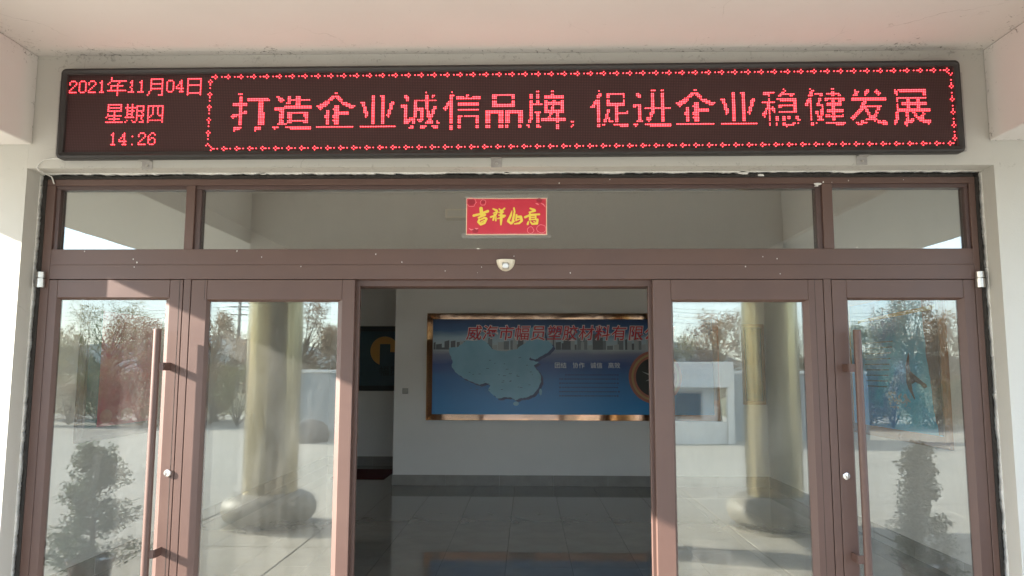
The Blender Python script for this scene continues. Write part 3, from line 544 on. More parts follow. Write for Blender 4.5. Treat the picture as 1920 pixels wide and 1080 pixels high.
 [30, 31, 34, 39, 47, 48, 52, 53, 56, 57, 542, 543],
 [30, 31, 37, 38, 46, 47, 52, 53, 56, 57, 542, 543],
 [29, 32, 36, 39, 42, 43, 46, 51, 53, 56, 89, 90, 541, 542, 543, 544],
 [88, 89, 90, 91, 542, 543],
 [91, 92, 99, 100, 107, 108, 115, 116, 123, 124, 131, 132, 139, 140, 147, 148, 155, 156, 163, 164, 171, 172, 179, 180, 187, 188, 195, 196, 203, 204, 211, 212, 219, 220, 227, 228, 235, 236, 243, 244, 251, 252, 259, 260, 267, 268, 275, 276, 283, 284, 291, 292, 299, 300, 307, 308, 315, 316, 323, 324, 331, 332, 339, 340, 347, 348, 355, 356, 363, 364, 371, 372, 379, 380, 387, 388, 395, 396, 403, 404, 411, 412, 419, 420, 427, 428, 435, 436, 443, 444, 451, 452, 459, 460, 467, 468, 475, 476, 483, 484, 491, 492, 499, 500, 507, 508, 515, 516, 523, 524, 531, 532, 539, 540],
 [92, 94, 95, 96, 98, 99, 100, 102, 103, 104, 106, 107, 108, 110, 111, 112, 114, 115, 116, 118, 119, 120, 122, 123, 124, 126, 127, 128, 130, 131, 132, 134, 135, 136, 138, 139, 140, 142, 143, 144, 146, 147, 148, 150, 151, 152, 154, 155, 156, 158, 159, 160, 162, 163, 164, 166, 167, 168, 170, 171, 172, 174, 175, 176, 178, 179, 180, 182, 183, 184, 186, 187, 188, 190, 191, 192, 194, 195, 196, 198, 199, 200, 202, 203, 204, 206, 207, 208, 210, 211, 212, 214, 215, 216, 218, 219, 220, 222, 223, 224, 226, 227, 228, 230, 231, 232, 234, 235, 236, 238, 239, 240, 242, 243, 244, 246, 247, 248, 250, 251, 252, 254, 255, 256, 258, 259, 260, 262, 263, 264, 266, 267, 268, 270, 271, 272, 274, 275, 276, 278, 279, 280, 282, 283, 284, 286, 287, 288, 290, 291, 292, 294, 295, 296, 298, 299, 300, 302, 303, 304, 306, 307, 308, 310, 311, 312, 314, 315, 316, 318, 319, 320, 322, 323, 324, 326, 327, 328, 330, 331, 332, 334, 335, 336, 338, 339, 340, 342, 343, 344, 346, 347, 348, 350, 351, 352, 354, 355, 356, 358, 359, 360, 362, 363, 364, 366, 367, 368, 370, 371, 372, 374, 375, 376, 378, 379, 380, 382, 383, 384, 386, 387, 388, 390, 391, 392, 394, 395, 396, 398, 399, 400, 402, 403, 404, 406, 407, 408, 410, 411, 412, 414, 415, 416, 418, 419, 420, 422, 423, 424, 426, 427, 428, 430, 431, 432, 434, 435, 436, 438, 439, 440, 442, 443, 444, 446, 447, 448, 450, 451, 452, 454, 455, 456, 458, 459, 460, 462, 463, 464, 466, 467, 468, 470, 471, 472, 474, 475, 476, 478, 479, 480, 482, 483, 484, 486, 487, 488, 490, 491, 492, 494, 495, 496, 498, 499, 500, 502, 503, 504, 506, 507, 508, 510, 511, 512, 514, 515, 516, 518, 519, 520, 522, 523, 524, 526, 527, 528, 530, 531, 532, 534, 535, 536, 538, 539, 540, 542],
 [91, 92, 99, 100, 107, 108, 115, 116, 123, 124, 131, 132, 139, 140, 147, 148, 155, 156, 163, 164, 171, 172, 179, 180, 187, 188, 195, 196, 203, 204, 211, 212, 219, 220, 227, 228, 235, 236, 243, 244, 251, 252, 259, 260, 267, 268, 275, 276, 283, 284, 291, 292, 299, 300, 307, 308, 315, 316, 323, 324, 331, 332, 339, 340, 347, 348, 355, 356, 363, 364, 371, 372, 379, 380, 387, 388, 395, 396, 403, 404, 411, 412, 419, 420, 427, 428, 435, 436, 443, 444, 451, 452, 459, 460, 467, 468, 475, 476, 483, 484, 491, 492, 499, 500, 507, 508, 515, 516, 523, 524, 531, 532, 539, 540],
]
PITCH = .00996; PZ = .0101
ledw, ledh = 5.495, .572
LC = Vector((-.1385, -.215, 3.273))
ls = empty('led_sign', LC, 'long black LED sign with red dot-matrix Chinese text over the entrance', 'LED sign')
ls.rotation_euler = (0, -R(.2), 0)
def rrect(w, h, r_, n=6):
    pts = []
    for cx, cz, a0 in ((w/2-r_, h/2-r_, 0), (-w/2+r_, h/2-r_, 90), (-w/2+r_, -h/2+r_, 180), (w/2-r_, -h/2+r_, 270)):
        for i in range(n+1):
            a = R(a0+90*i/n); pts.append((cx+r_*math.cos(a), cz+r_*math.sin(a)))
    return pts
def ring_mesh(loops):
    b = MB(); n = len(loops[0][0])
    for pts, y in loops:
        for x, z in pts: b.v.append((x, y, z))
    for k in range(len(loops)-1):
        for i in range(n):
            j = (i+1) % n; b.f.append((k*n+i, k*n+j, (k+1)*n+j, (k+1)*n+i)); b.mi.append(0)
    return b
inner = rrect(ledw-.088, ledh-.086, .002)
fr = ring_mesh([(rrect(ledw-.03, ledh-.03, .02), .070), (rrect(ledw, ledh, .03), .052), (rrect(ledw, ledh, .03), .006), (rrect(ledw-.010, ledh-.010, .028), -.002), (rrect(ledw-.034, ledh-.034, .018), -.004), (rrect(ledw-.05, ledh-.05, .012), .003), (rrect(ledw-.08, ledh-.08, .004), .004), (inner, .016)])
fr.build('housing', dust_black, ls, smooth=True)
# dot face: grid of unlit lamps
fm, nt, bs = new_mat('led_face'); L = nt.links.new
tc = N(nt, 'ShaderNodeTexCoord'); mp = N(nt, 'ShaderNodeMapping'); L(tc.outputs['Object'], mp.inputs[0])
mp.inputs['Scale'].default_value = (1/PITCH, 1, 1/PZ)
sx = N(nt, 'ShaderNodeSeparateXYZ'); L(mp.outputs[0], sx.inputs[0])
acc = []
for o_ in (0, 2):
    fr_ = N(nt, 'ShaderNodeMath', operation='FRACT'); L(sx.outputs[o_], fr_.inputs[0])
    sb = N(nt, 'ShaderNodeMath', operation='SUBTRACT'); L(fr_.outputs[0], sb.inputs[0]); sb.inputs[1].default_value = .5
    pw = N(nt, 'ShaderNodeMath', operation='POWER'); L(sb.outputs[0], pw.inputs[0]); pw.inputs[1].default_value = 2.; acc.append(pw.outputs[0])
ad = N(nt, 'ShaderNodeMath', operation='ADD'); L(acc[0], ad.inputs[0]); L(acc[1], ad.inputs[1])
lt = N(nt, 'ShaderNodeMath', operation='LESS_THAN'); L(ad.outputs[0], lt.inputs[0]); lt.inputs[1].default_value = .085
mx = N(nt, 'ShaderNodeMix', data_type='RGBA'); L(lt.outputs[0], mx.inputs[0]); mx.inputs[6].default_value = (.036, .014, .013, 1); mx.inputs[7].default_value = (.085, .040, .040, 1)
L(mx.outputs[2], bs.inputs['Base Color']); bs.inputs['Roughness'].default_value = .55; bs.inputs['Specular IOR Level'].default_value = .3
MB().box(-(ledw-.089)/2, (ledw-.089)/2, .0165, .03, -(ledh-.088)/2, (ledh-.088)/2).build('screen_face', fm, ls)
MB().box(-ledw/2+.02, ledw/2-.02, .0705, .083, -ledh/2+.02, ledh/2-.02).build('back_box', dust_black, ls)
em = bpy.data.materials.new('lit_red_led'); em.use_nodes = True; nt = em.node_tree; nt.nodes.clear()
e = N(nt, 'ShaderNodeEmission'); e.inputs[0].default_value = (1.0, .054, .068, 1); e.inputs[1].default_value = 8.5/EXPO
o_ = N(nt, 'ShaderNodeOutputMaterial'); lwt = N(nt, 'ShaderNodeLayerWeight', i_Blend=.5); sb = N(nt, 'ShaderNodeMath', operation='SUBTRACT'); sb.inputs[0].default_value = 1.; nt.links.new(lwt.outputs['Facing'], sb.inputs[1])
pw = N(nt, 'ShaderNodeMath', operation='POWER'); nt.links.new(sb.outputs[0], pw.inputs[0]); pw.inputs[1].default_value = 3.     # the lens of a lamp throws its light forwards
ml = N(nt, 'ShaderNodeMath', operation='MULTIPLY'); nt.links.new(pw.outputs[0], ml.inputs[0]); ml.inputs[1].default_value = 14./EXPO; nt.links.new(ml.outputs[0], e.inputs[1])
nt.links.new(e.outputs[0], o_.inputs[0])
lm = MB()
gx0 = -PITCH*271.5; gz0 = PZ*23.5
DIM = {17, 28}
for rI, runs in enumerate(LED_RUNS):
    for ra, rb in zip(runs[::2], runs[1::2]):
        for cI in range(ra, rb):
            x = gx0+cI*PITCH; z = gz0-rI*PZ; rr0 = .0035 if rI not in DIM else .0026
            base = len(lm.v); n = 6
            for rad, y in ((rr0, .0165), (rr0, .0130), (rr0*.8, .0122)):
                for i in range(n):
                    a = 2*math.pi*i/n; lm.v.append((x+rad*math.cos(a), y, z+rad*math.sin(a)))
            for k in range(2):
                for i in range(n):
                    j = (i+1) % n; lm.f.append((base+k*n+i, base+k*n+j, base+(k+1)*n+j, base+(k+1)*n+i)); lm.mi.append(1-k)
            lm.f.append(tuple(base+2*n+i for i in range(n))); lm.mi.append(0)
em2 = bpy.data.materials.new('lamp_side_glow'); em2.use_nodes = True; nt = em2.node_tree; nt.nodes.clear()
e2 = N(nt, 'ShaderNodeEmission'); e2.inputs[0].default_value = (1.0, .03, .04, 1); e2.inputs[1].default_value = 5.5/EXPO
nt.links.new(e2.outputs[0], N(nt, 'ShaderNodeOutputMaterial').inputs[0])
lo = lm.build('lit_lamps', [em, em2], ls, recalc=True); lo['kind'] = 'stuff'
for x_ in (-2.22, -.055, 2.165):
    b = MB().box(x_-.033, x_+.033, .0805, .0835, -.338, -.270, .001).box(x_-.033, x_+.033, .035, .080, -.2895, -.2868, .0005)
    bo = b.build('hanging_bracket', grey_metal, ls)
    MB().tube((x_+.002, .0802, -.315), (x_+.002, .070, -.315), .009, .007, 8).build('bolt', steel, bo)
for s_ in (-1, 1):
    MB().box(s_*(ledw/2+.002), s_*(ledw/2+.034), .045, .083, -.265, .225, .002).build('side_channel', grey_metal, ls)

# cable at the sign's left end
pts = [(-2.90, -.150, 2.995), (-2.96, -.137, 3.000), (-3.005, -.136, 2.992), (-3.035, -.136, 2.968), (-3.047, -.136, 2.945), (-3.035, -.134, 2.925), (-3.03, -.08, 2.920), (-3.028, -.02, 2.915), (-3.024, -.012, 2.90), (-3.018, -.010, 2.878), (-3.012, -.010, 2.872)]
tag(MB().path([Vector(p) for p in pts], .0042, 8).build('power_cable', cable_m, smooth=True), 'thin white cable looping from the sign down to the frame corner', 'cable')

# ------------------------------------------------------------------ entrance hall
HL, HR, YB, YC = -3.6, 3.55, 6.67, 9.0
fi = MB().box(-5.2, HR+.1, .12, YC, -.08, -.006).build('hall_floor', grout); tag(fi, kind='structure')
MB().box(X0, X1, -.13, .12, -.06, .002).build('door_sill', stone, fi)
T = .575; tl = None; r = random.Random(8)
xs = [.383+T*k for k in range(-7, 6)]; ys = [3.8+T*k for k in range(-7, 9)]
def floor_tile(xa, xb, ya, yb, src):
    w, h = xb-xa-.003, yb-ya-.003
    if src is not None and abs(w-(T-.003)) < 1e-4 and abs(h-(T-.003)) < 1e-4:
        o = src.copy(); C.objects.link(o)
    else:
        o = MB().box(-w/2, w/2, -h/2, h/2, -.006, 0, .0006).build('floor_tile', tile_m)
    o.parent = fi; o.location = ((xa+xb)/2, (ya+yb)/2, r.uniform(-.0002, .0002)); return o
for xa in xs:
    for ya in ys:
        x_b, y_b = min(xa+T, HR), min(ya+T, YB if xa > -2.2 else YC)
        x_a, y_a = max(xa, HL), max(ya, .125)
        if x_b-x_a < .03 or y_b-y_a < .03: continue
        full = x_b-x_a > T-.001 and y_b-y_a > T-.001
        o = floor_tile(x_a, x_b, y_a, y_b, tl if full else None)
        if full and tl is None: tl = o
st = lambda n, b, m=wall_in: tag(b.build(n, m), kind='structure')
st('hall_back_wall', MB().box(-2.005, HR+.2, YB, YB+.2, -.02, 3.5))
st('hall_right_wall', MB().box(HR, HR+.15, .12, YB-.001, -.02, 3.5))
st('hall_left_wall', MB().box(HL-.15, HL, .12, YC-.001, -.02, 3.5))
st('corridor_end_wall', MB().box(HL-.15, HR+.2, YC, YC+.15, -.02, 3.5))
st('corridor_side_wall', MB().box(-1.0, -.85, YB+.201, YC-.001, -.02, 3.5))
st('hall_ceiling', MB().box(HL-.15, HR+.2, .12, YC+.15, 3.5, 3.65))
def skirting(name, x0, x1, y0, y1, horiz, step, lab):
    o = empty(name, (0, 0, 0)); o['kind'] = 'structure'
    a, bnd = (x0, x1) if horiz else (y0, y1); t = a
    while t < bnd-.02:
        e_ = min(t+step, bnd)
        if horiz: MB().box(t+.001, e_-.001, y0, y1, 0, .155, .003).build('skirting_board', stone, o)
        else: MB().box(x0, x1, t+.001, e_-.001, 0, .155, .003).build('skirting_board', stone, o)
        t = e_
    return o
skirting('back_skirting', -2.02, HR-.016, YB-.014, YB-.0005, True, .80, '')
skirting('right_skirting', HR-.014, HR-.0005, .13, YB-.016, False, .80, '')
skirting('left_skirting', HL+.0005, HL+.014, .13, YC-.016, False, .80, '')
skirting('corridor_skirting', HL+.016, -1.3, YC-.014, YC-.0005, True, .80, '')
tag(MB().box(-3.1, -2.25, 7.3, 8.35, 0.001, .016, .006).build('door_mat', red_mat), 'dark red mat on the corridor floor behind the open doorway', 'mat')
sw = empty('wall_switch', (-1.838, YB, 1.385), 'small pale switch plate on the hall wall left of the blue board', 'switch')
MB().box(-.043, .043, -.009, -.0005, -.043, .043, .003).build('plate', mat_plain('switch_plastic', (.42, .40, .37), .4), sw)
MB().box(-.03, .03, -.013, -.0095, -.03, .03, .002).build('rocker', mat_plain('switch_rocker', (.46, .44, .40), .4), sw)

# ---- printed company board on the back wall
bdY = 6.665
bd = empty('company_board', (.66, YB, 1.75), 'wide blue printed wall board with pale map, skyline and red title', 'board')
bx0, bx1, bz0, bz1 = -1.517, 2.846, .957, 2.550
def frame4(name, root, x0, x1, z0, z1, w, y, d, m, lip=.012):
    """mitred bevelled picture frame in the x-z plane, standing d out of the wall at y"""
    def side(a, b, c, e_, nm='frame_side'):
        b_ = MB(); d_in = .012; (ox, oz), (ox2, oz2), (ix2, iz2), (ix, iz) = a, b, c, e_
        def mid(p, q, t): return (p[0]+(q[0]-p[0])*t, p[1]+(q[1]-p[1])*t)
        l1 = [(a[0], y, a[1]), (b[0], y, b[1])]
        o1 = (a[0], y-d*.93, a[1]); o2 = (b[0], y-d*.93, b[1])
        m1 = mid(a, e_, .04); m2 = mid(b, c, .04)
        t1 = (m1[0], y-d, m1[1]); t2 = (m2[0], y-d, m2[1])
        i1 = (e_[0], y-d*.985, e_[1]); i2 = (c[0], y-d*.985, c[1])
        q1 = (e_[0], y, e_[1]); q2 = (c[0], y, c[1])
        b_.poly([l1[0], l1[1], o2, o1]); b_.poly([o1, o2, t2, t1]); b_.poly([t1, t2, i2, i1]); b_.poly([i1, i2, q2, q1])
        b_.poly([l1[0], o1, t1, i1, q1]); b_.poly([l1[1], o2, t2, i2, q2]); b_.poly([l1[0], l1[1], q2, q1])
        return b_.build(nm, m, root)
    side((x0, z0), (x1, z0), (x1-w, z0+w), (x0+w, z0+w)); side((x1, z1), (x0, z1), (x0+w, z1-w), (x1-w, z1-w))
    side((x0, z1), (x0, z0), (x0+w, z0+w), (x0+w, z1-w)); side((x1, z0), (x1, z1), (x1-w, z1-w), (x1-w, z0+w))
frame4('f', bd, bx0, bx1, bz0, bz1, .088, YB-.001, .05, rose)
bm_, nt, bs = new_mat('board_print'); L = nt.links.new
tc = N(nt, 'ShaderNodeTexCoord'); sx = N(nt, 'ShaderNodeSeparateXYZ'); L(tc.outputs['Object'], sx.inputs[0])
nz = N(nt, 'ShaderNodeTexNoise', i_Scale=1.6, i_Detail=4.); mp = N(nt, 'ShaderNodeMapping'); mp.inputs['Scale'].default_value = (.6, 1, 3.2)
L(tc.outputs['Object'], mp.inputs[0]); L(mp.outputs[0], nz.inputs['Vector'])
sh = N(nt, 'ShaderNodeMath', operation='MULTIPLY_ADD'); L(nz.outputs[0], sh.inputs[0]); sh.inputs[1].default_value = .22; L(sx.outputs[2], sh.inputs[2])
mr = N(nt, 'ShaderNodeMapRange'); L(sh.outputs[0], mr.inputs[0]); mr.inputs['From Min'].default_value = -.70+.11; mr.inputs['From Max'].default_value = .72+.11
rp = N(nt, 'ShaderNodeValToRGB'); L(mr.outputs[0], rp.inputs[0]); cr = rp.color_ramp
stops = [(0, (.015, .26, .60)), (.35, (.012, .16, .45)), (.52, (.03, .08, .28)), (.63, (.20, .22, .34)), (.675, (.42, .46, .50)), (.69, (.52, .58, .60)), (.80, (.36, .50, .60)), (.88, (.03, .11, .28)), (1, (.01, .035, .13))]
cr.elements[0].position = stops[0][0]; cr.elements[0].color = (*stops[0][1], 1); cr.elements[1].position = 1; cr.elements[1].color = (*stops[-1][1], 1)
for p, c in stops[1:-1]:
    q = cr.elements.new(p); q.color = (*c, 1)
L(rp.outputs[0], bs.inputs['Base Color']); bs.inputs['Roughness'].default_value = .28
MB().box(bx0+.087, bx1-.087, YB-.020, YB-.002, bz0+.087, bz1-.087).build('print_panel', bm_, bd)
PY = YB-.0205
def flat(name, polys, mat, root, y, axis='y'):
    b = MB(); k = 0
    for p in polys:
        b.poly([(x, y-.00002*k, z) for x, z in p] if axis == 'y' else [(y-.00002*k, x, z) for x, z in p]); k += 1
    o = b.build(name, mat, root, recalc=False)
    if len(polys) > 4: o['kind'] = 'stuff'
    return o
r = random.Random(21); sky_p = [[], [], []]
x = -1.42
while x < 2.74:
    w = r.uniform(.02, .09); h = r.uniform(.05, .24)*(1.25 if x > .3 else .9)
    if x < -.95: h *= .7
    sky_p[r.randrange(3)].append([(x, 2.005), (x+w, 2.005), (x+w, 2.005+h), (x, 2.005+h*r.uniform(.85, 1))]); x += w*r.uniform(.5, 1.3)
for p, c in zip(sky_p, ((.40, .43, .45), (.19, .21, .23), (.10, .11, .13))):
    m_ = mat_plain('skyline_grey', c, .35)
    for k, q_ in enumerate(p): flat('printed_tower', [q_], m_, bd, PY-.0006*(1+c[0])-.00002*k)
mapp = [(-1.19, 2.03), (-1.04, 2.05), (-0.97, 2.11), (-0.9, 2.16), (-0.7, 2.17), (-0.61, 2.1), (-0.54, 2.02), (-0.46, 1.99), (-0.32, 1.98), (-0.17, 2.01), (-0.12, 2.06), (-0.03, 2.11), (0.02, 2.16), (0.01, 2.23), (0.05, 2.33), (0.12, 2.38), (0.18, 2.36), (0.24, 2.28), (0.26, 2.16), (0.36, 2.1), (0.38, 2.05), (0.3, 1.96), (0.24, 1.93), (0.17, 1.89), (0.12, 1.86), (0.07, 1.87), (0.03, 1.89), (0.02, 1.86), (0.11, 1.83), (0.17, 1.82), (0.09, 1.77), (0.14, 1.7), (0.19, 1.63), (0.2, 1.53), (0.14, 1.41), (0.07, 1.33), (-0.03, 1.29), (-0.12, 1.28), (-0.18, 1.25), (-0.24, 1.29), (-0.34, 1.3), (-0.45, 1.28), (-0.53, 1.34), (-0.59, 1.4), (-0.56, 1.48), (-0.63, 1.51), (-0.72, 1.48), (-0.85, 1.53), (-0.97, 1.58), (-1.09, 1.67), (-1.14, 1.74), (-1.13, 1.84), (-1.18, 1.96)]
def rough_edge(p, amp, sd):
    r_ = random.Random(sd); out = []
    for a, b in zip(p, p[1:]+p[:1]):
        for k in range(4):
            t = k/4; out.append((a[0]+(b[0]-a[0])*t+(r_.uniform(-amp, amp) if k else 0), a[1]+(b[1]-a[1])*t+(r_.uniform(-amp, amp) if k else 0)))
    return out
mp_ = rough_edge(mapp, .007, 3)
teal = mat_noise('map_teal_print', (.27, .52, .66), (.19, .42, .56), 2.2, .32, 0, 1., detail=3)
shade_p = mat_plain('map_edge_print', (.035, .05, .14), .35)
flat('map_edge_print', [[(x+.035, z-.03) for x, z in mp_]], shade_p, bd, PY-.0016)
flat('map_print', [mp_, [(.19+.022*math.cos(t*.6), 1.377+.05*math.sin(t*.6)) for t in range(10)], [(-.175+.045*math.cos(t*.6), 1.203+.032*math.sin(t*.6)) for t in range(10)]], teal, bd, PY-.002)
r = random.Random(33); sp = []
for _ in range(34):
    x = r.uniform(-.9, .1); z = r.uniform(1.38, 1.9); w = r.uniform(.012, .045); sp.append([(x, z), (x+w, z+.002), (x+w, z+.008), (x, z+.007)])
flat('map_marks', sp, shade_p, bd, PY-.0024)
def text(name, s, size, x, z, y, mat, root, shear=0., grow=0., jit=None, axis='y', flip=False):
    cu = bpy.data.curves.new('lettering', 'FONT'); cu.body = s; cu.size = size; cu.align_x = 'CENTER'; cu.align_y = 'CENTER'; cu.shear = shear; cu.offset = grow
    cu.resolution_u = 3
    o = bpy.data.objects.new('lettering_source', cu); C.objects.link(o)
    me = bpy.data.meshes.new_from_object(o); bpy.data.objects.remove(o); bpy.data.curves.remove(cu)
    if axis == 'y': M = Matrix.Translation((x, y, z)) @ Matrix.Rotation(R(90), 4, 'X')
    else: M = Matrix.Translation((y, x, z)) @ Matrix.Rotation(R(-90 if not flip else 90), 4, 'Z') @ Matrix.Rotation(R(90), 4, 'X')
    if jit:
        for v in me.vertices:
            a, b_ = v.co.x, v.co.y
            v.co.x += jit*math.sin(b_*26+1.3); v.co.y += jit*1.3*math.sin(a*22)+a*.06
    me.transform(M); me.materials.clear(); me.materials.append(mat); me.name = name
    ob = bpy.data.objects.new(name, me); C.objects.link(ob); ob.parent = root; return ob
tred = mat_plain('title_red_print', (.62, .015, .03), .35); tpink = mat_plain('title_outline_print', (.85, .70, .70), .35); tw = mat_plain('white_print', (.80, .84, .88), .35)
cxs = [-0.816, -0.576, -0.333, -0.094, 0.15, 0.397, 0.629, 0.871, 1.114, 1.36, 1.613, 1.850, 2.09]
for i, chx in enumerate('威海市幅员塑胶材料有限公司'):
    text('title_outline', chx, .235, cxs[i], 2.24, PY-.0030, tpink, bd, .12, .0110)
    text('title_letter', chx, .235, cxs[i], 2.24, PY-.0036, tred, bd, .12, .0015)
for chs, cx in (('团结', .49), ('协作', .76), ('诚信', 1.025), ('高效', 1.29)):
    text('slogan', chs, .092, cx, 1.766, PY-.0030, tw, bd, 0, .0005)
r = random.Random(12); ln = []
for k in range(6):
    z = 1.62-.062*k; x = .47 if k else .56
    while x < 1.35:
        w = r.uniform(.018, .03); ln.append([(x, z), (x+w, z), (x+w, z+.022), (x, z+.022)]); x += w+r.uniform(.008, .02)
flat('small_print', ln, mat_plain('dim_blue_print', (.012, .045, .16), .35), bd, PY-.0008)
# compass print
cc = (1.90, 1.60)
def ringp(r0, r1, n=48):
    return [[(cc[0]+a*math.cos(t0), cc[1]+a*math.sin(t0)) for a, t0 in ((r0, 2*math.pi*i/n), (r1, 2*math.pi*i/n), (r1, 2*math.pi*(i+1)/n), (r0, 2*math.pi*(i+1)/n))] for i in range(n)]
flat('compass_ring', ringp(.29, .395), mat_plain('copper_print', (.42, .13, .08), .3), bd, PY-.003)
flat('compass_ring', ringp(.325, .355), mat_plain('brass_print', (.46, .33, .14), .3), bd, PY-.0048)
flat('compass_dial', [[(cc[0]+.292*math.cos(t*.13), cc[1]+.292*math.sin(t*.13)) for t in range(48)]], mat_plain('dial_black_print', (.012, .014, .014), .3), bd, PY-.0022)
stp = []
for k in range(8):
    a = math.pi/8+k*math.pi/4; L0 = .22 if k % 2 else .16
    for s_ in (-1, 1): stp.append([(cc[0], cc[1]), (cc[0]+.035*math.cos(a+s_*.55), cc[1]+.035*math.sin(a+s_*.55)), (cc[0]+L0*math.cos(a), cc[1]+L0*math.sin(a))])
flat('compass_star', stp, mat_plain('steel_print', (.36, .38, .38), .3), bd, PY-.0052)
rebase(bd)

# ---- second narrow poster on the back wall right end
np_ = empty('narrow_poster', (3.36, YB, 1.8), 'narrow dark blue framed poster at the right end of the back wall', 'poster')
frame4('f', np_, 3.19, 3.53, 1.20, 2.39, .045, YB-.001, .03, rose)
MB().box(3.234, 3.486, YB-.012, YB-.002, 1.244, 2.346).build('print_panel', mat_noise('narrow_poster_print', (.03, .09, .16), (.02, .03, .05), 3., .3, 0, 1.), np_)
rebase(np_)

# ---- diver poster on the right wall
def frame_x(root, xw, d, y0, y1, z0, z1, w, m):
    sg = -1 if xw > 0 else 1
    for (a, b, c, e_) in (((y0, z0), (y1, z0), (y1-w, z0+w), (y0+w, z0+w)), ((y1, z1), (y0, z1), (y0+w, z1-w), (y1-w, z1-w)), ((y0, z1), (y0, z0), (y0+w, z0+w), (y0+w, z1-w)), ((y1, z0), (y1, z1), (y1-w, z1-w), (y1-w, z0+w))):
        b_ = MB(); P = lambda p, dd: (xw+sg*dd, p[0], p[1])
        md = lambda p, q: (p[0]+(q[0]-p[0])*.4, p[1]+(q[1]-p[1])*.4)
        m1, m2 = md(a, e_), md(b, c)
        b_.poly([P(a, 0), P(b, 0), P(b, d*.7), P(a, d*.7)]); b_.poly([P(a, d*.7), P(b, d*.7), P(m2, d), P(m1, d)])
        b_.poly([P(m1, d), P(m2, d), P(c, d*.5), P(e_, d*.5)]); b_.poly([P(e_, d*.5), P(c, d*.5), P(c, 0), P(e_, 0)])
        b_.poly([P(a, 0), P(a, d*.7), P(m1, d), P(e_, d*.5), P(e_, 0)]); b_.poly([P(b, 0), P(b, d*.7), P(m2, d), P(c, d*.5), P(c, 0)]); b_.poly([P(a, 0), P(b, 0), P(c, 0), P(e_, 0)])
        b_.build('frame_side', m, root)
dp = empty('diver_poster', (HR, 2.7, 1.7), 'large framed sea-blue poster of a leaping diver on the right hall wall', 'poster')
wood = mat_noise('copper_frame', (.46, .23, .09), (.38, .19, .08), 4., .3, .1, 40., metallic=.2)
frame_x(dp, HR-.001, .045, 1.80, 3.75, 1.045, 2.50, .10, wood)
dpm, nt, bs = new_mat('sea_print'); L = nt.links.new
tc = N(nt, 'ShaderNodeTexCoord'); nz = N(nt, 'ShaderNodeTexNoise', i_Scale=2.2, i_Detail=7., i_Roughness=.6); L(tc.outputs['Object'], nz.inputs['Vector'])
sx = N(nt, 'ShaderNodeSeparateXYZ'); L(tc.outputs['Object'], sx.inputs[0])
ma = N(nt, 'ShaderNodeMath', operation='MULTIPLY_ADD'); L(sx.outputs[1], ma.inputs[0]); ma.inputs[1].default_value = .28; L(nz.outputs[0], ma.inputs[2])
rp = N(nt, 'ShaderNodeValToRGB'); L(ma.outputs[0], rp.inputs[0]); cr = rp.color_ramp
cr.elements[0].position = .25; cr.elements[0].color = (.10, .60, .85, 1); cr.elements[1].position = .8; cr.elements[1].color = (.12, .42, .75, 1)
q = cr.elements.new(.45); q.color = (.04, .50, .85, 1); q = cr.elements.new(.6); q.color = (.03, .28, .75, 1)
L(rp.outputs[0], bs.inputs['Base Color']); bs.inputs['Roughness'].default_value = .3
MB().box(HR-.018, HR-.002, 1.90, 3.65, 1.145, 2.40).build('print_panel', dpm, dp)
diver = [(2.43, 1.87), (2.475, 1.80), (2.50, 1.74), (2.49, 1.68), (2.50, 1.60), (2.47, 1.54), (2.43, 1.50), (2.37, 1.44), (2.355, 1.45), (2.39, 1.52), (2.40, 1.58), (2.33, 1.60), (2.24, 1.575), (2.185, 1.545), (2.135, 1.56), (2.15, 1.585), (2.20, 1.60), (2.27, 1.635), (2.36, 1.67), (2.41, 1.70), (2.43, 1.76), (2.42, 1.82)]
flat('diver_print', [diver], mat_plain('diver_brown_print', (.03, .015, .015), .5), dp, HR-.0185, 'x')
rk = [(2.16, 2.40), (2.14, 2.0), (2.10, 1.75), (2.08, 1.6), (2.03, 1.3), (1.99, 1.145), (1.90, 1.145), (1.90, 2.40)]
flat('rock_print', [rough_edge(rk, .012, 5)], mat_noise('rock_print', (.17, .11, .07), (.04, .03, .025), 9., .4, 0, 1., stretch=(1, 6, 1)), dp, HR-.0188, 'x')
flat('yellow_band_print', [[(3.46, 2.235), (1.93, 2.275), (1.93, 2.235), (3.46, 2.205)]], mat_plain('yellow_band_print', (.55, .47, .10), .35), dp, HR-.0195, 'x')
ln = []; r = random.Random(3)
for k in range(9):
    z = 1.98-.055*k; y = 2.72+.02*k
    while y < 3.3:
        w = r.uniform(.02, .05); ln.append([(y, z), (y+w, z), (y+w, z+.012), (y, z+.012)]); y += w+.012
flat('small_print', ln, mat_plain('ink_print', (.05, .06, .08), .35), dp, HR-.019, 'x')
flat('spray_print', [[(2.45+.30*r.random(), 1.30+.16*r.random())]*0 or (lambda y, z, s_: [(y, z), (y+s_, z+.004), (y+s_*.8, z+s_*.5), (y+.004, z+s_*.6)])(2.42+.42*r.random(), 1.34+.15*r.random(), r.uniform(.015, .05)) for _ in range(60)], mat_plain('spray_white_print', (.34, .44, .52), .35), dp, HR-.0192, 'x')
rebase(dp)

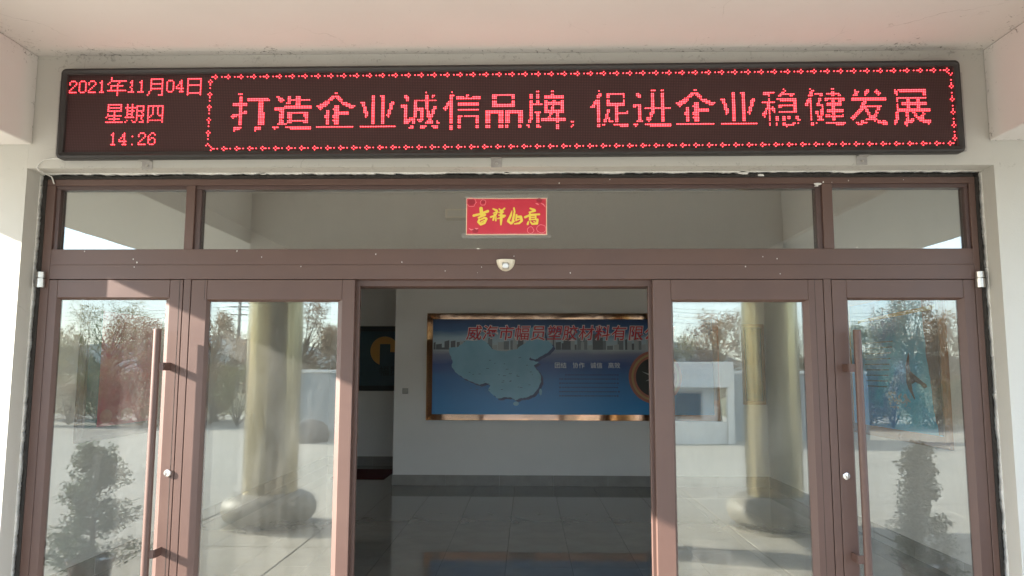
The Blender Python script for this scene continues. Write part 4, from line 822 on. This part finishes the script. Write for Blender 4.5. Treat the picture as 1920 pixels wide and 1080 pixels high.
# ---- red poster on the left wall
lp = empty('red_poster', (HL, 2., 1.6), 'brown framed red and dark green poster on the left hall wall', 'poster')
frame_x(lp, HL+.001, .04, 1.33, 2.75, 1.11, 2.30, .11, mat_noise('brown_frame', (.09, .055, .035), (.07, .04, .025), 5., .35, .1, 60.))
MB().box(HL+.002, HL+.016, 1.44, 2.64, 1.22, 2.19).build('print_panel', mat_noise('red_poster_print', (.62, .03, .07), (.45, .02, .04), 4., .3, 0, 1.), lp)
flat('green_stripe_print', [[(1.44, 1.22), (1.62, 1.22), (1.62, 2.19), (1.44, 2.19)]], mat_plain('green_stripe_print', (.01, .08, .07), .35), lp, HL+.0172, 'x')
fp = [[(1.75+.33*k+.1*math.cos(t*.52), 1.30+.06*math.sin(t*.52)) for t in range(12)] for k in range(3)]
flat('pale_blossom_print', fp, mat_plain('pale_red_print', (.55, .14, .12), .35), lp, HL+.018, 'x')
rebase(lp)

# ---- dark poster at the corridor end
cp = empty('corridor_poster', (-2.4, YC, 1.9), 'dark teal wall panel with orange round emblem in the corridor', 'poster')
MB().box(-3.10, -1.7, YC-.03, YC-.001, 1.32, 2.49, .003).build('print_panel', mat_noise('teal_panel_print', (.022, .065, .085), (.018, .055, .075), 3., .4, 0, 1.), cp)
for z in (1.32, 2.395): MB().box(-3.10, -1.7, YC-.05, YC-.031, z, z+.095, .003).build('dark_bar', mat_plain('dark_bar_paint', (.008, .012, .013), .4), cp)
em_p = []; n = 60; ccx, ccz, rad = -2.60, 2.04, .262
b = [(ccx+rad*math.cos(2*math.pi*i/n), ccz+rad*math.sin(2*math.pi*i/n)) for i in range(n)]
lefth = [p for p in b if p[0] <= -2.69]; toph = []
arc = [(ccx+rad*math.cos(a), ccz+rad*math.sin(a)) for a in [math.radians(t) for t in range(-5, 252, 6)]]
poly_ = arc+[(-2.69, ccz-rad*.94), (-2.69, 2.165), (-2.50, 2.165), (-2.50, ccz-.02)]
flat('round_emblem', [poly_], mat_plain('emblem_orange', (.62, .32, .06), .4), cp, YC-.0315)
text('dark_lettering', '幅员塑胶', .19, -2.32, 1.665, YC-.0316, mat_plain('dark_letter_print', (.006, .010, .012), .4), cp)
rebase(cp)
# box lamp hanging from the hall ceiling, seen through the transom
eb = empty('emergency_lamp', (-.79, 3.7, 3.5), 'pale box lamp under the hall ceiling, seen through the middle transom left of the sign', 'lamp')
MB().box(-.93, -.52, 3.62, 3.78, 3.395, 3.499, .004).build('lamp_body', white_plastic, eb)
MB().box(-.90, -.55, 3.612, 3.6195, 3.41, 3.48, .002).build('lamp_cover', mat_plain('dull_cover', (.55, .53, .47), .4), eb); rebase(eb)

# ------------------------------------------------------------------ the yard mirrored in the glass
white_wall = mat_noise('white_render', (.72, .72, .70), (.64, .64, .62), 2., .8, .2, 50.)
blue_wall = mat_noise('blue_grey_render', (.30, .35, .38), (.25, .30, .33), 1.5, .85, .2, 40.)
def wall_run(x0, x1, y, lab):
    w = empty('perimeter_wall', ((x0+x1)/2, y, 0), lab, 'wall', 'perimeter walls of the yard')
    MB().box(x0, x1, y-.12, y+.12, -.05, 1.62).build('wall_panel', blue_wall, w)
    MB().box(x0, x1, y-.17, y+.17, 1.621, 1.70, .01).build('coping', white_wall, w)
    n = int((x1-x0)/3.2)
    for k in range(n+1):
        x = x0+.2+(x1-x0-.4)*k/max(n, 1); MB().box(x-.19, x+.19, y-.19, y+.19, -.05, 1.6195).build('pier', blue_wall, w)
    rebase(w)
wall_run(-6.2, 2.1, -14.3, 'low blue-grey yard wall with white coping left of the gatehouse, mirrored in the left fixed panel')
wall_run(5.0, 8.4, -14.3, 'low blue-grey yard wall right of the white gatehouse, mirrored in the right glass')
gh = empty('gatehouse', (3.5, -14.2, 0), 'low white gatehouse with a window, mirrored in the right sliding-door glass', 'gatehouse')
MB().box(2.15, 4.86, -15.6, -13.15, 1.30, 1.90, .01).build('roof_fascia', white_wall, gh)
MB().box(2.30, 4.55, -15.5, -13.6, -.02, 1.299).build('wall_block', white_wall, gh)
MB().box(4.70, 4.86, -13.32, -13.16, -.02, 1.299, .004).build('corner_post', white_wall, gh)
MB().box(2.16, 4.69, -13.32, -13.22, -.02, .50, .004).build('apron_wall', white_wall, gh)
wd = MB().box(2.7, 4.2, -13.598, -13.57, .55, 1.2, .004).build('window', grey_metal, gh)
MB().box(2.75, 4.15, -13.5695, -13.56, .6, 1.15).build('pane', mat_plain('dark_window_glass', (.02, .03, .035), .05), wd)
rebase(gh)
bld = MB(); bmx = bmesh.new(); bmesh.ops.create_icosphere(bmx, subdivisions=3, radius=.5)
for v in bmx.verts:
    v.co *= 1+.12*math.sin(v.co.x*7+v.co.y*5); v.co.z *= .75
bld.bm(bmx, 0, Matrix.Translation((-5.3, -13.4, .12)))
tag(bld.build('boulder', mat_noise('dark_boulder', (.07, .075, .085), (.05, .05, .06), 4., .8, .5, 20.), smooth=True), 'dark rounded boulder at the foot of the yard wall', 'boulder')

def leafmat(name, cols):
    m, nt, bs = new_mat(name); L = nt.links.new
    gi = N(nt, 'ShaderNodeNewGeometry'); rp = N(nt, 'ShaderNodeValToRGB'); cr = rp.color_ramp; cr.interpolation = 'CONSTANT'
    cr.elements[0].color = (*cols[0], 1); cr.elements[1].position = 1/len(cols); cr.elements[1].color = (*cols[1], 1)
    for i, c in enumerate(cols[2:]): q = cr.elements.new((i+2)/len(cols)); q.color = (*c, 1)
    L(gi.outputs['Random Per Island'], rp.inputs[0]); L(rp.outputs[0], bs.inputs['Base Color'])
    bs.inputs['Roughness'].default_value = .6; bs.inputs['Specular IOR Level'].default_value = .2
    tl_ = N(nt, 'ShaderNodeBsdfTranslucent'); L(rp.outputs[0], tl_.inputs[0]); ms = N(nt, 'ShaderNodeMixShader'); ms.inputs[0].default_value = .4
    L(bs.outputs[0], ms.inputs[1]); L(tl_.outputs[0], ms.inputs[2]); L(ms.outputs[0], nt.nodes['Material Output'].inputs[0])
    return m
leaf_autumn = leafmat('autumn_leaves', [(.30, .17, .10), (.24, .15, .085), (.33, .22, .12), (.20, .16, .09), (.17, .12, .08)])
leaf_olive = leafmat('olive_leaves', [(.17, .19, .09), (.22, .21, .10), (.13, .15, .07), (.25, .21, .11)])
leaf_dark = leafmat('dark_needles', [(.06, .09, .05), (.08, .11, .06), (.05, .075, .042), (.09, .12, .07)])
bark = mat_noise('bark', (.10, .075, .055), (.06, .045, .03), 8., .9, .6, 20., bdist=.02)

def leaves(mb, rnd, c, rad, n, size):
    for _ in range(n):
        while True:
            p = Vector((rnd.uniform(-1, 1), rnd.uniform(-1, 1), rnd.uniform(-1, 1)))
            if .15 < p.length < 1: break
        p = Vector((c[0]+p.x*rad[0], c[1]+p.y*rad[1], c[2]+p.z*rad[2]))
        a = Vector((rnd.gauss(0, 1), rnd.gauss(0, 1), rnd.gauss(0, 1))).normalized(); b = a.orthogonal().normalized(); s = size*rnd.uniform(.6, 1.3)
        b = b*math.cos(rnd.uniform(0, 6.28)) + a.cross(b)*math.sin(rnd.uniform(0, 6.28)); a = a.cross(b)
        mb.poly([p-a*s, p+b*s*.5, p+a*s, p-b*s*.5])

def tree(x, y, h, w, mat, lab, seed, grp='trees beyond the yard wall', bare=.5, low=.28):
    rnd = random.Random(seed)
    t = empty('tree', (x, y, 0), lab, 'tree', grp)
    tk = MB(); top = Vector((rnd.uniform(-.2, .2), rnd.uniform(-.2, .2), h*.62))
    tk.tube((0, 0, 0), top*.5, .11, .08, 8); tk.tube(top*.5, top, .08, .05, 8)
    cr = MB()
    k = int((20+w*8)*(1.4 if low < .2 else 1))
    for i in range(k):
        u = rnd.random(); z = h*(low+(.90-low)*u); rr_ = (w/2)*math.sin(math.pi*min(1, .18+.80*(1-u)**.8))*rnd.uniform(.35, 1.0); a = rnd.uniform(0, 6.28)
        e_ = Vector((rr_*math.cos(a), rr_*math.sin(a), z)); s0 = top*min(1, (z/h*.75+.05)/.62*.6+.2)
        tk.tube(s0, s0*.4+e_*.6+Vector((0, 0, .1)), .022, .012, 5, caps=False); tk.tube(s0*.4+e_*.6+Vector((0, 0, .1)), e_, .012, .004, 5, caps=False)
        rad = rnd.uniform(.30, .50)*(.55+w*.13)
        leaves(cr, rnd, e_, (rad, rad, rad*1.2), int(360*bare), .032)
        for _ in range(3):
            d = Vector((rnd.gauss(0, 1), rnd.gauss(0, 1), abs(rnd.gauss(0, 1))+.4)).normalized()*rad*rnd.uniform(1.1, 1.7)
            tk.tube(e_, e_+d, .007, .003, 4, caps=False); leaves(cr, rnd, e_+d*.85, (.14, .14, .22), int(26*bare), .028)
    tk.build('trunk', bark, t); cr.build('crown', mat, t, recalc=False)
    return t
specs = [(-13.8, -20, 3.9, 3.9, leaf_olive, 'bushy olive-brown tree mirrored in the left swing door'),
 (-12.4, -21, 3.3, 2.2, leaf_autumn, 'small russet tree beside the olive one in the left swing door reflection'),
 (-10.3, -20, 3.8, 1.7, leaf_autumn, 'slim sparse brown tree mirrored at the left edge of the left fixed panel'),
 (-9.4, -21.5, 3.0, 2.0, leaf_autumn, 'low rust-brown tree mirrored left of the left gold column'),
 (-7.5, -20, 4.4, 1.9, leaf_autumn, 'tall half-bare brown tree mirrored right of the left gold column'),
 (-6.5, -21, 3.2, 2.0, leaf_autumn, 'low rusty tree beside the tall half-bare one'),
 (-3.2, -21, 3.6, 2.6, leaf_autumn, 'brown tree standing behind the middle of the yard wall'),
 (.4, -22, 3.4, 2.6, leaf_olive, 'olive tree standing behind the yard wall left of the gatehouse'),
 (4.3, -20, 3.1, 2.3, leaf_olive, 'olive tree mirrored above the left part of the gatehouse'),
 (6.2, -20, 3.7, 2.4, leaf_autumn, 'brown tree mirrored above the right end of the gatehouse'),
 (8.6, -20.5, 3.3, 2.0, leaf_olive, 'yellowish tree mirrored right of the right gold column'),
 (11.0, -20, 3.3, 2.2, leaf_olive, 'low tree mirrored at the left of the right swing door'),
 (12.5, -20, 4.3, 2.2, leaf_autumn, 'tall brown tree mirrored at the top of the right swing door'),
 (14.0, -20.5, 3.8, 2.2, leaf_autumn, 'brown tree mirrored at the right edge of the right swing door'),
 (-16.8, -21, 3.2, 2.6, leaf_autumn, 'brown tree at the left end of the row beyond the wall'),
 (16.8, -21, 3.4, 2.6, leaf_olive, 'olive tree at the right end of the row beyond the wall')]
for i, s in enumerate(specs): tree(s[0], s[1], s[2], s[3], s[4], s[5], 100+i, bare=(.55 if s[2] > 4.35 else .8) if s[4] is leaf_autumn else 1.05, low=.06 if abs(s[0]) > 6.4 else .28)

def bush(x, y, h, w, mat, lab, seed):
    rnd = random.Random(seed); t = empty('bush', (x, y, 0), lab, 'bush', 'bushes along the edge of the yard')
    tk = MB(); cr = MB()
    for i in range(14):
        a = rnd.uniform(0, 6.28); u = rnd.random()**.6; e_ = Vector((w/2*rnd.random()**.5*math.cos(a), w/2*.7*rnd.random()*math.sin(a), h*u*.95))
        tk.tube((0, 0, 0), e_, .018, .006, 4, caps=False); leaves(cr, rnd, e_, (.34, .30, .30), 190, .03)
    tk.build('stem', bark, t); cr.build('foliage', mat, t, recalc=False)
bi = 0; ORD = ('first', 'second', 'third', 'fourth', 'fifth', 'sixth', 'seventh', 'eighth', 'ninth', 'tenth', 'eleventh')
for xb in [-17.2+1.05*k for k in range(11)]+[8.9+1.05*k for k in range(9)]:
    rb_ = random.Random(900+bi); hb_ = rb_.uniform(1.25, 2.1); side_ = 'left' if xb < 0 else 'right'
    kx = bi if xb < 0 else bi-11
    bush(xb, -18.3+rb_.uniform(-.4, .4), hb_, 1.35, (leaf_olive, leaf_autumn)[bi % 2] if xb < 0 else leaf_dark, '%s bush, %s one counted outward from the %s end of the yard wall' % (('olive', 'rusty brown')[bi % 2] if xb < 0 else 'dark green', ORD[(10-kx) if xb < 0 else kx], side_), 700+bi); bi += 1

def shrub(x, y, h, w, lab, seed):
    rnd = random.Random(seed); t = empty('potted_conifer', (x, y, 0), lab, 'potted plant', 'potted conifers flanking the entrance')
    MB().lathe([(0, 0), (.12, 0), (.14, .02), (.17, .17), (.18, .17), (.18, .20), (.16, .20), (.155, .18), (0, .18)], 24).build('pot', mat_noise('brown_glazed_pot', (.10, .05, .03), (.07, .035, .02), 8., .25, .1, 20.), t, smooth=True)
    tk = MB().tube((0, 0, .16), (0, 0, h*.9), .022, .01, 6); cr = MB()
    for i in range(46):
        u = (i+rnd.random())/46; z = .10+(h-.16)*u; a = rnd.uniform(0, 6.28); rr_ = w/2*(1-u*.72)*rnd.uniform(.55, 1.1)
        e_ = Vector((rr_*math.cos(a), rr_*math.sin(a), z+.05)); tk.tube((0, 0, z-.05), e_, .007, .003, 4, caps=False)
        for k in range(4):
            p = Vector((0, 0, z-.05)).lerp(e_, .45+.18*k); leaves(cr, rnd, p, (.085, .085, .07), 60, .014)
    tk.build('stem', bark, t); cr.build('foliage', leaf_dark, t, recalc=False)
shrub(-3.50, -1.45, 1.10, .85, 'bushy dark potted conifer mirrored low in the left swing door', 51)
shrub(3.12, -1.50, 1.12, .50, 'slim dark potted conifer mirrored low in the right swing door', 52)

# hills, poles and wires
hb = MB(); n = 90; r = random.Random(7); ph = [r.uniform(0, 6.28) for _ in range(6)]
pts = []
for i in range(n+1):
    a = R(-80+160*i/n); x = 520*math.sin(a); y = -520*math.cos(a)-4
    h = 18+9*math.sin(a*5+ph[0])+6*math.sin(a*11+ph[1])+3*math.sin(a*23+ph[2])+1.2*math.sin(a*57+ph[3]); pts.append((x, y, max(h, 6)))
for (x, y, h), (x2, y2, h2) in zip(pts[:-1], pts[1:]):
    hb.poly([(x, y, -1), (x2, y2, -1), (x2*1.15, y2*1.15, h2*.75), (x*1.15, y*1.15, h*.75)]); hb.poly([(x*1.15, y*1.15, h*.75), (x2*1.15, y2*1.15, h2*.75), (x2*1.5, y2*1.5, h2*1.5), (x*1.5, y*1.5, h*1.5)])
tag(hb.build('hills', mat_noise('far_hillside', (.13, .16, .17), (.10, .13, .14), .02, .95, 0, 1.), smooth='all'), kind='structure')  # muted blue-grey: distance haze is put into the hill colour
fieldm = mat_noise('stubble_field', (.16, .14, .075), (.10, .10, .05), .05, .95, 0, 1.)
tag(MB().box(-300, 300, -420, -24, -.6, -.012).build('field', fieldm), kind='structure')
pole_m = mat_noise('concrete_pole', (.33, .32, .30), (.26, .25, .24), 3., .8, .2, 20.)
prev = None
for i, x in enumerate((-62, -26, 10, 46)):
    p = empty('utility_pole', (x, -62, 0), ('tall concrete utility pole at the far left of the wires', 'tall concrete utility pole, second from the left along the wires', 'tall concrete utility pole, third from the left along the wires', 'tall concrete utility pole at the far right of the wires')[i], 'utility pole', 'utility poles in the fields')
    MB().tube((0, 0, 0), (0, 0, 8.6), .17, .11, 10).build('post', pole_m, p)
    MB().box(-.9, .9, -.06, .06, 7.25, 7.37).build('crossarm', grey_metal, p)
    MB().box(-.7, .7, -.06, .06, 6.55, 6.66).build('crossarm', grey_metal, p)
wn_ = 0
for z, dy, nm in ((7.40, -.3, 'topmost'), (7.05, .3, 'second'), (6.70, -.3, 'third'), (6.1, .3, 'lowest')):
    b = MB()
    for xa in (-62, -26, 10):
        ps = [Vector((xa+36*k/8, -62+dy, z-.9*(1-((k-4)/4)**2)*.7)) for k in range(9)]; b.path(ps, .014, 5)
    tag(b.build('overhead_wire', gapm), nm+' of the four thin overhead wires strung between the utility poles', 'wire', 'overhead wires')
lpo = empty('street_lamp', (-12.0, -42, 0), 'grey curved-arm street lamp mirrored at the upper right of the left fixed panel', 'street lamp')
MB().tube((0, 0, 0), (0, 0, 4.55), .07, .05, 8).path([Vector((0, 0, 4.55)), Vector((.08, 0, 4.9)), Vector((.26, 0, 5.15))], .035, 6).build('post', grey_metal, lpo, smooth=True)
MB().lathe([(0, -.42), (.08, -.38), (.14, -.1), (.13, .2), (.05, .4), (0, .42)], 12).build('lamp_head', grey_metal, lpo, smooth=True)
lh = lpo.children[-1]; lh.rotation_euler = (0, R(38), 0); lh.location = (.48, 0, 5.4)
